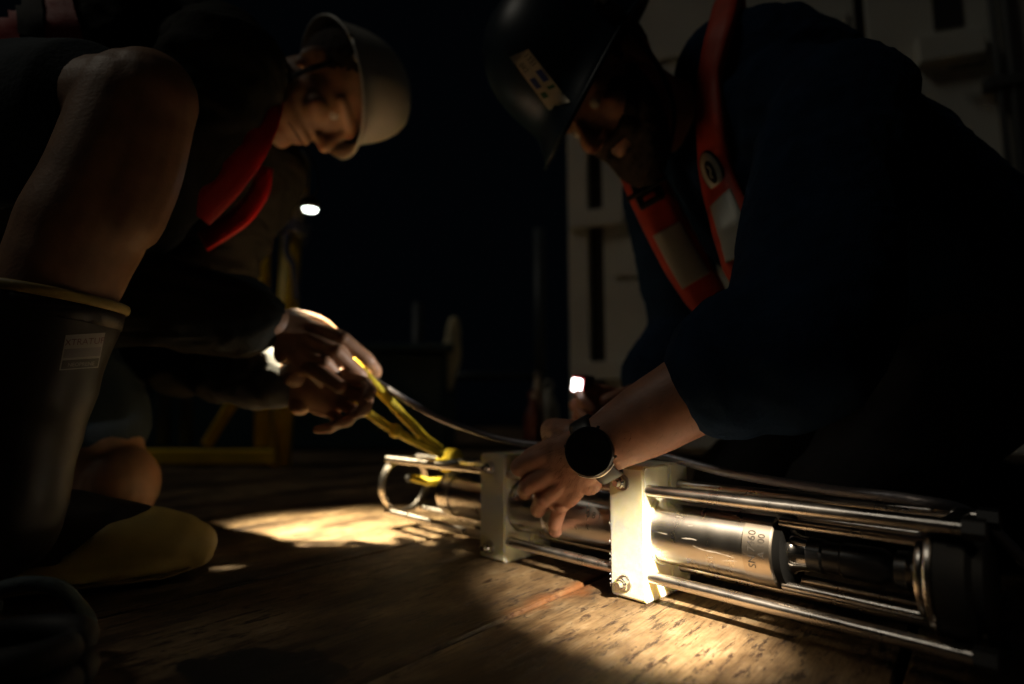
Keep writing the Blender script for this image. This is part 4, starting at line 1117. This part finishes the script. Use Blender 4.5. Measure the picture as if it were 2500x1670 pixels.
# ------------------------------------------------------------------ lit lamps
# small lamp hanging under the white helmet's brim on a thin lead
LA = at(757, 513, 0.92)
la = empty('hanging_lamp', LA, 0, 'small lit lamp hanging on a thin lead below the white helmet', 'lamp')
bm = bmesh.new(); sweep(bm, [LA + V((0, 0, 0.003)), LA + V((0, 0, 0.016)), LA + V((0, 0, 0.022))], [(0.0155, 0.0155), (0.0150, 0.0150), (0.008, 0.008)], sub=1, seg=24, cap='flat'); obj('lamp_body', bm, 'torch_body', la)
bm = bmesh.new(); sweep(bm, [LA + V((0, 0, -0.0025)), LA + V((0, 0, 0.0025))], [0.0115, 0.0135], sub=1, seg=24, cap='flat'); obj('lens', bm, 'lens_white', la)
bm = bmesh.new(); sweep(bm, [LA + V((0.001, 0, 0.02)), at(776, 460, 0.92), at(768, 400, 0.92), hdp(0.03, 0.06, -0.07)], [0.0011] * 4, seg=8, sub=5); obj('lead', bm, 'webbing', la)
l1 = lamp('lamp_beam', 'SPOT', 180.0, (1.0, 0.84, 0.54), LA + V((0.004, 0.0, -0.010)), LA + V((0.045, 0.045, -0.6)), spot_size=math.radians(56), spot_blend=1.0, shadow_soft_size=0.010)
l1.parent = la; l1.location = V((0.004, 0.0, -0.010))
# torch held in the far hand of the kneeling person in navy
LB = at(1409, 940, 0.93)
tb = empty('hand_torch', LB, 0, 'small lit torch held up in the hand in front of the navy fleece', 'torch')
td = V((-0.55, -0.8, -0.12)).normalized(); ta, tbv = frame_of(td, V((0.25, 0, 1)))
Mt = Matrix((ta, tbv, td)).transposed()
bm = bmesh.new(); box(bm, LB - td * 0.022, (0.027, 0.023, 0.040), Mt, 0.004); obj('torch_body', bm, 'torch_body', tb)
bm = bmesh.new(); box(bm, LB - td * 0.003, (0.0285, 0.0245, 0.004), Mt, 0.0015); obj('torch_bezel', bm, 'torch_red', tb)
bm = bmesh.new(); box(bm, LB + td * 0.001, (0.0225, 0.019, 0.005), Mt, 0.004); obj('lens', bm, 'lens_cool', tb)
l2 = lamp('torch_beam', 'SPOT', 5.0, (1.0, 0.95, 0.90), LB + td * 0.008, at(740, 900, 0.86), spot_size=math.radians(26), spot_blend=0.9, shadow_soft_size=0.008)
l2.parent = tb; l2.location = td * 0.008

# ------------------------------------------------------------------ shipping container behind
WA = V((0.245, 2.30, 0.0)); WD = V((0.951, -0.309, 0)).normalized(); WN = V((WD.y, -WD.x, 0))     # WN faces the camera
cont = empty('shipping_container', WA, math.atan2(WD.y, WD.x), 'pale cream shipping container end with lock rods behind the kneeling person in navy', 'container')
def wall(px, py):
    r = ray(px, py); o = V((0, 0, CAMH)); t = (WA - o).dot(WN) / r.dot(WN); p = o + r * t
    return (p - WA).dot(WD), p.z
def cbox(name, x0, x1, z0, z1, d0, d1, m, parent=None, bev=0.004):
    bm = bmesh.new(); box(bm, ((x0 + x1) / 2, -(d0 + d1) / 2, (z0 + z1) / 2), (abs(x1 - x0), abs(d1 - d0), abs(z1 - z0)), None, bev)
    return obj(name, bm, m, parent or cont, False, False)
xs = lambda px: wall(px, 600)[0]
cbox('container_shell', 0.0, 2.44, 0.03, 2.5, -3.0, 0.0, 'container', bev=0.01)
cbox('corner_post', 0.0, xs(1442), 0.03, 2.5, 0.002, 0.055, 'container')
cbox('door_seal', xs(1443), xs(1476), 0.05, 2.4, 0.002, 0.012, 'container_seal', bev=0.001)
cbox('door_panel', xs(1477), xs(2120), 0.06, 2.4, 0.002, 0.045, 'container')
cbox('door_seal', xs(2121), xs(2150), 0.05, 2.4, 0.002, 0.014, 'container_seal', bev=0.001)
cbox('door_panel', xs(2151), 2.36, 0.06, 2.4, 0.002, 0.045, 'container')
z1 = wall(1455, 545)[1]
cbox('hinge', 0.006, xs(1530), z1 - 0.035, z1 + 0.035, 0.046, 0.075, 'container')
for zz in (0.35, 1.5, 2.1): cbox('hinge', 0.006, xs(1530), zz - 0.035, zz + 0.035, 0.046, 0.075, 'container')
a, b = wall(1535, 660), wall(1610, 585)
cbox('placard', a[0], b[0], a[1], b[1], 0.046, 0.056, 'container')
a, b = wall(2268, 95), wall(2310, -200)
cbox('door_gap', a[0], b[0], a[1], 2.38, 0.046, 0.050, 'container_seal', bev=0.001)
a, b = wall(2225, 185), wall(2375, 100)
cbox('lock_box', a[0], b[0], a[1], b[1], 0.046, 0.085, 'container')
a, b = wall(2290, 205), wall(2375, 190)
cbox('lock_handle', a[0], b[0], a[1], b[1], 0.086, 0.105, 'container_dark')
for px in (2452, 2486):
    x = xs(px); bm = bmesh.new(); sweep(bm, [(x, -0.075, 0.08), (x, -0.075, 2.4)], [0.010, 0.010], seg=14, sub=1, cap='flat'); obj('lock_rod', bm, 'container_dark', cont, True, False)
zz = wall(2470, 222)[1]
for z_ in (zz, 0.4, 1.9): cbox('rod_bracket', xs(2418), xs(2515), z_ - 0.018, z_ + 0.018, 0.046, 0.092, 'container_dark')
for z_ in (0.75, 1.62):
    cbox('door_rib', xs(1500), xs(2100), z_ - 0.03, z_ + 0.03, 0.046, 0.055, 'container')

# ------------------------------------------------------------------ yellow stand behind the left person
PY = 2.05
pb = at(686, 1100, PY)
st = empty('yellow_stand', (pb.x, PY, 0.0), 0, 'yellow and white painted steel stand with blue rope hitched round its post', 'stand')
def tubeobj(name, pts, rad, m, parent, seg=16, sub=1, cap='flat'):
    bm = bmesh.new(); sweep(bm, pts, rad, seg=seg, sub=sub, cap=cap); return obj(name, bm, m, parent)
z_at = lambda py, Y: at(0, py, Y).z
tubeobj('post', [(pb.x, PY, 0.0), (pb.x, PY, z_at(575, PY))], [0.036, 0.036], 'yellow_paint', st)
tubeobj('post_top', [(pb.x + 0.008, PY, z_at(574, PY)), (pb.x + 0.018, PY, z_at(390, PY))], [0.033, 0.030], 'pale_paint', st, cap='round')
tubeobj('post_cap', [(pb.x + 0.018, PY, z_at(470, PY)), (pb.x + 0.020, PY, z_at(395, PY))], [0.034, 0.034], 'yellow_paint', st, cap='flat')
xl = at(340, 1095, PY).x
bm = bmesh.new(); box(bm, ((xl + pb.x) / 2 - 0.1, PY, 0.035), (pb.x - xl + 0.2, 0.07, 0.05), None, 0.006); obj('base_rail', bm, 'yellow_paint', st, False)
tubeobj('brace', [at(505, 1085, PY + 0.02), at(600, 930, PY + 0.02), at(660, 830, PY + 0.02)], [0.020] * 3, 'yellow_paint', st)
tubeobj('strut', [at(640, 1090, PY + 0.05), at(640, 600, PY + 0.05)], [0.028] * 2, 'yellow_paint', st)
for px in (400, 455):
    tubeobj('rear_strut', [at(px, 1085, PY + 0.05), at(px, 820, PY + 0.05)], [0.024] * 2, 'rail_grey', st)
cr = V((pb.x + 0.006, PY, z_at(562, PY)))
tw = empty('blue_rope', cr, 0, 'dull blue rope hitched round the stand post with a loose hanging end', 'rope')
twisted('hitch', coil(cr - V((0, 0, 0.03)), (0, 0.25, 1), 0.045, 2.2, 0, 0.026), 0.013, 'blue_rope', tw, 30, 3, 0.14, sub=2)
twisted('hanging_end', [cr + V((0.0, -0.046, -0.03)), at(700, 612, PY - 0.05), at(716, 650, PY - 0.05), at(722, 700, PY - 0.045), at(726, 735, PY - 0.04)], 0.013, 'blue_rope', tw, 30, 3, 0.14)
twisted('side_end', [cr + V((-0.04, -0.02, 0.0)), at(640, 575, PY - 0.04), at(590, 600, PY - 0.03), at(545, 640, PY - 0.02)], 0.012, 'blue_rope', tw, 30, 3, 0.14)
# teal storage locker low behind the stand
bm = bmesh.new(); p = at(820, 1000, 3.0); box(bm, (p.x - 0.35, 3.05, 0.24), (1.9, 0.5, 0.48), None, 0.02)
lk = obj('deck_locker', bm, 'teal_paint', None, False)
tag(lk, 'low dark teal steel locker behind the yellow stand', 'locker')
lkE = lk
bm = bmesh.new(); box(bm, (p.x - 0.35, 3.05, 0.505), (1.96, 0.56, 0.04), None, 0.01); obj('lid', bm, 'teal_paint', lk, False)
for dx in (-0.6, 0.1):
    bm = bmesh.new(); box(bm, (p.x - 0.35 + dx, 2.79, 0.36), (0.10, 0.02, 0.05), None, 0.005); obj('latch', bm, 'rail_grey', lk, False)

# ------------------------------------------------------------------ ship rail with a canvas bundle
RYd = 3.4
rl = empty('guard_rail', (at(1170, 900, RYd).x, RYd, 0), 0, 'dark grey ship guard rail at the deck edge beyond the work', 'railing')
for px, top in ((1018, 740), (1318, 560)):
    q = at(px, 900, RYd); tubeobj('stanchion', [(q.x, RYd, 0), (q.x, RYd, z_at(top, RYd))], [0.036] * 2, 'rail_grey', rl)
for py in (918,):
    a, b = at(1018, py, RYd), at(1318, py, RYd); tubeobj('rail', [(a.x, RYd, a.z), (b.x, RYd, b.z)], [0.024] * 2, 'rail_grey', rl)
CYd = 2.9
bm = bmesh.new()
sweep(bm, [at(1108, 785, CYd), at(1106, 820, CYd), at(1100, 870, CYd), at(1085, 930, CYd), at(1070, 985, CYd), at(1052, 1070, CYd), at(1050, 1090, CYd)], [(0.022, 0.02), (0.036, 0.03), (0.060, 0.045), (0.050, 0.045), (0.034, 0.03), (0.022, 0.02), (0.03, 0.03)], seg=20)
q = remesh(bm, 0.008, 3); wrinkle(q, 0.010, 9, 2.0, (1, 1, 0.4))
cbun = put('canvas_bundle', q, 'canvas'); tag(cbun, 'cream canvas bundle standing rolled against the guard rail', 'canvas bundle')
bm = bmesh.new(); sweep(bm, [at(1060, 955, CYd - 0.045), at(1085, 962, CYd - 0.06), at(1108, 955, CYd - 0.045)], [0.008] * 3); obj('lashing', bm, 'rail_grey', cbun)
# bits of gear on the deck in the gloom
def float_obj(px, py, Y, r, m, label, name, cat):
    c = at(px, py, Y); bm = bmesh.new(); sweep(bm, [c + V((0, 0, r * 0.9)), c + V((0, 0, 0.3 * r)), V((c.x - 0.01, c.y, max(0.012, c.z - 1.2 * r)))], [r * 0.6, r, r * 0.75], seg=18)
    o = obj(name, bm, m); tag(o, label, cat)
    bm = bmesh.new(); sweep(bm, coil(c + V((0, 0, r * 1.7)), (0, 1, 0), r * 0.45, 1.0, 0, 0), [r * 0.14] * 17, seg=8, sub=1); obj('eye_loop', bm, m, o)
    return o
def standing(name, px, Y, ztop, r, m, label, cat):
    x = at(px, 900, Y).x
    bm = bmesh.new(); sweep(bm, [(x, Y, r * 0.9), (x, Y, ztop * 0.4), (x, Y, ztop * 0.75), (x, Y, ztop)], [r * 0.85, r, r * 0.95, r * 0.45], seg=18); o = obj(name, bm, m); tag(o, label, cat)
    bm = bmesh.new(); sweep(bm, coil((x, Y, ztop + r * 0.75), (0, 1, 0), r * 0.42, 1.0, 0, 0), [r * 0.15] * 17, seg=8, sub=1); obj('eye_loop', bm, m, o)
standing('fender', 1302, 1.9, at(0, 985, 1.9).z, 0.035, 'orange_rubber', 'small dull orange fender standing on the deck beside the hand torch', 'fender')
standing('bottle', 1312, 2.1, at(0, 930, 2.1).z, 0.026, 'pale_plastic', 'slim pale bottle standing behind the orange fender', 'bottle')
standing('jar', 1338, 2.3, at(0, 960, 2.3).z, 0.042, 'pale_plastic', 'squat pale jar standing behind the orange fender', 'jar')
# coil of dark hose with pale cord in the corner by the boot heel
hc = floor(30, 1700); 
hs = empty('hose_coil', (hc.x, hc.y, 0), 0, 'dark rubber hose coil tied with pale cord beside the boot heel', 'hose')
for k, (r, z) in enumerate(((0.040, 0.0115), (0.038, 0.033))):
    pts = [(hc.x + r * math.cos(2 * math.pi * j / 32), hc.y + r * math.sin(2 * math.pi * j / 32) * 0.9, z) for j in range(33)]
    tubeobj('hose_turn', pts, [0.011] * 33, 'black_rubber', hs, seg=14)
twisted('cord', [V((hc.x - 0.10, hc.y + 0.03, 0.008)), V((hc.x - 0.085, hc.y + 0.035, 0.04)), V((hc.x - 0.045, hc.y + 0.04, 0.062)), V((hc.x - 0.01, hc.y + 0.045, 0.060)), V((hc.x + 0.004, hc.y + 0.062, 0.03)), V((hc.x + 0.0, hc.y + 0.072, 0.007))], 0.006, 'pale_cord', hs, 60, 3, 0.14)
twisted('cord', [V((hc.x - 0.10, hc.y + 0.005, 0.008)), V((hc.x - 0.08, hc.y - 0.0, 0.045)), V((hc.x - 0.05, hc.y - 0.005, 0.058)), V((hc.x - 0.02, hc.y + 0.01, 0.056))], 0.006, 'pale_cord', hs, 60, 3, 0.14)
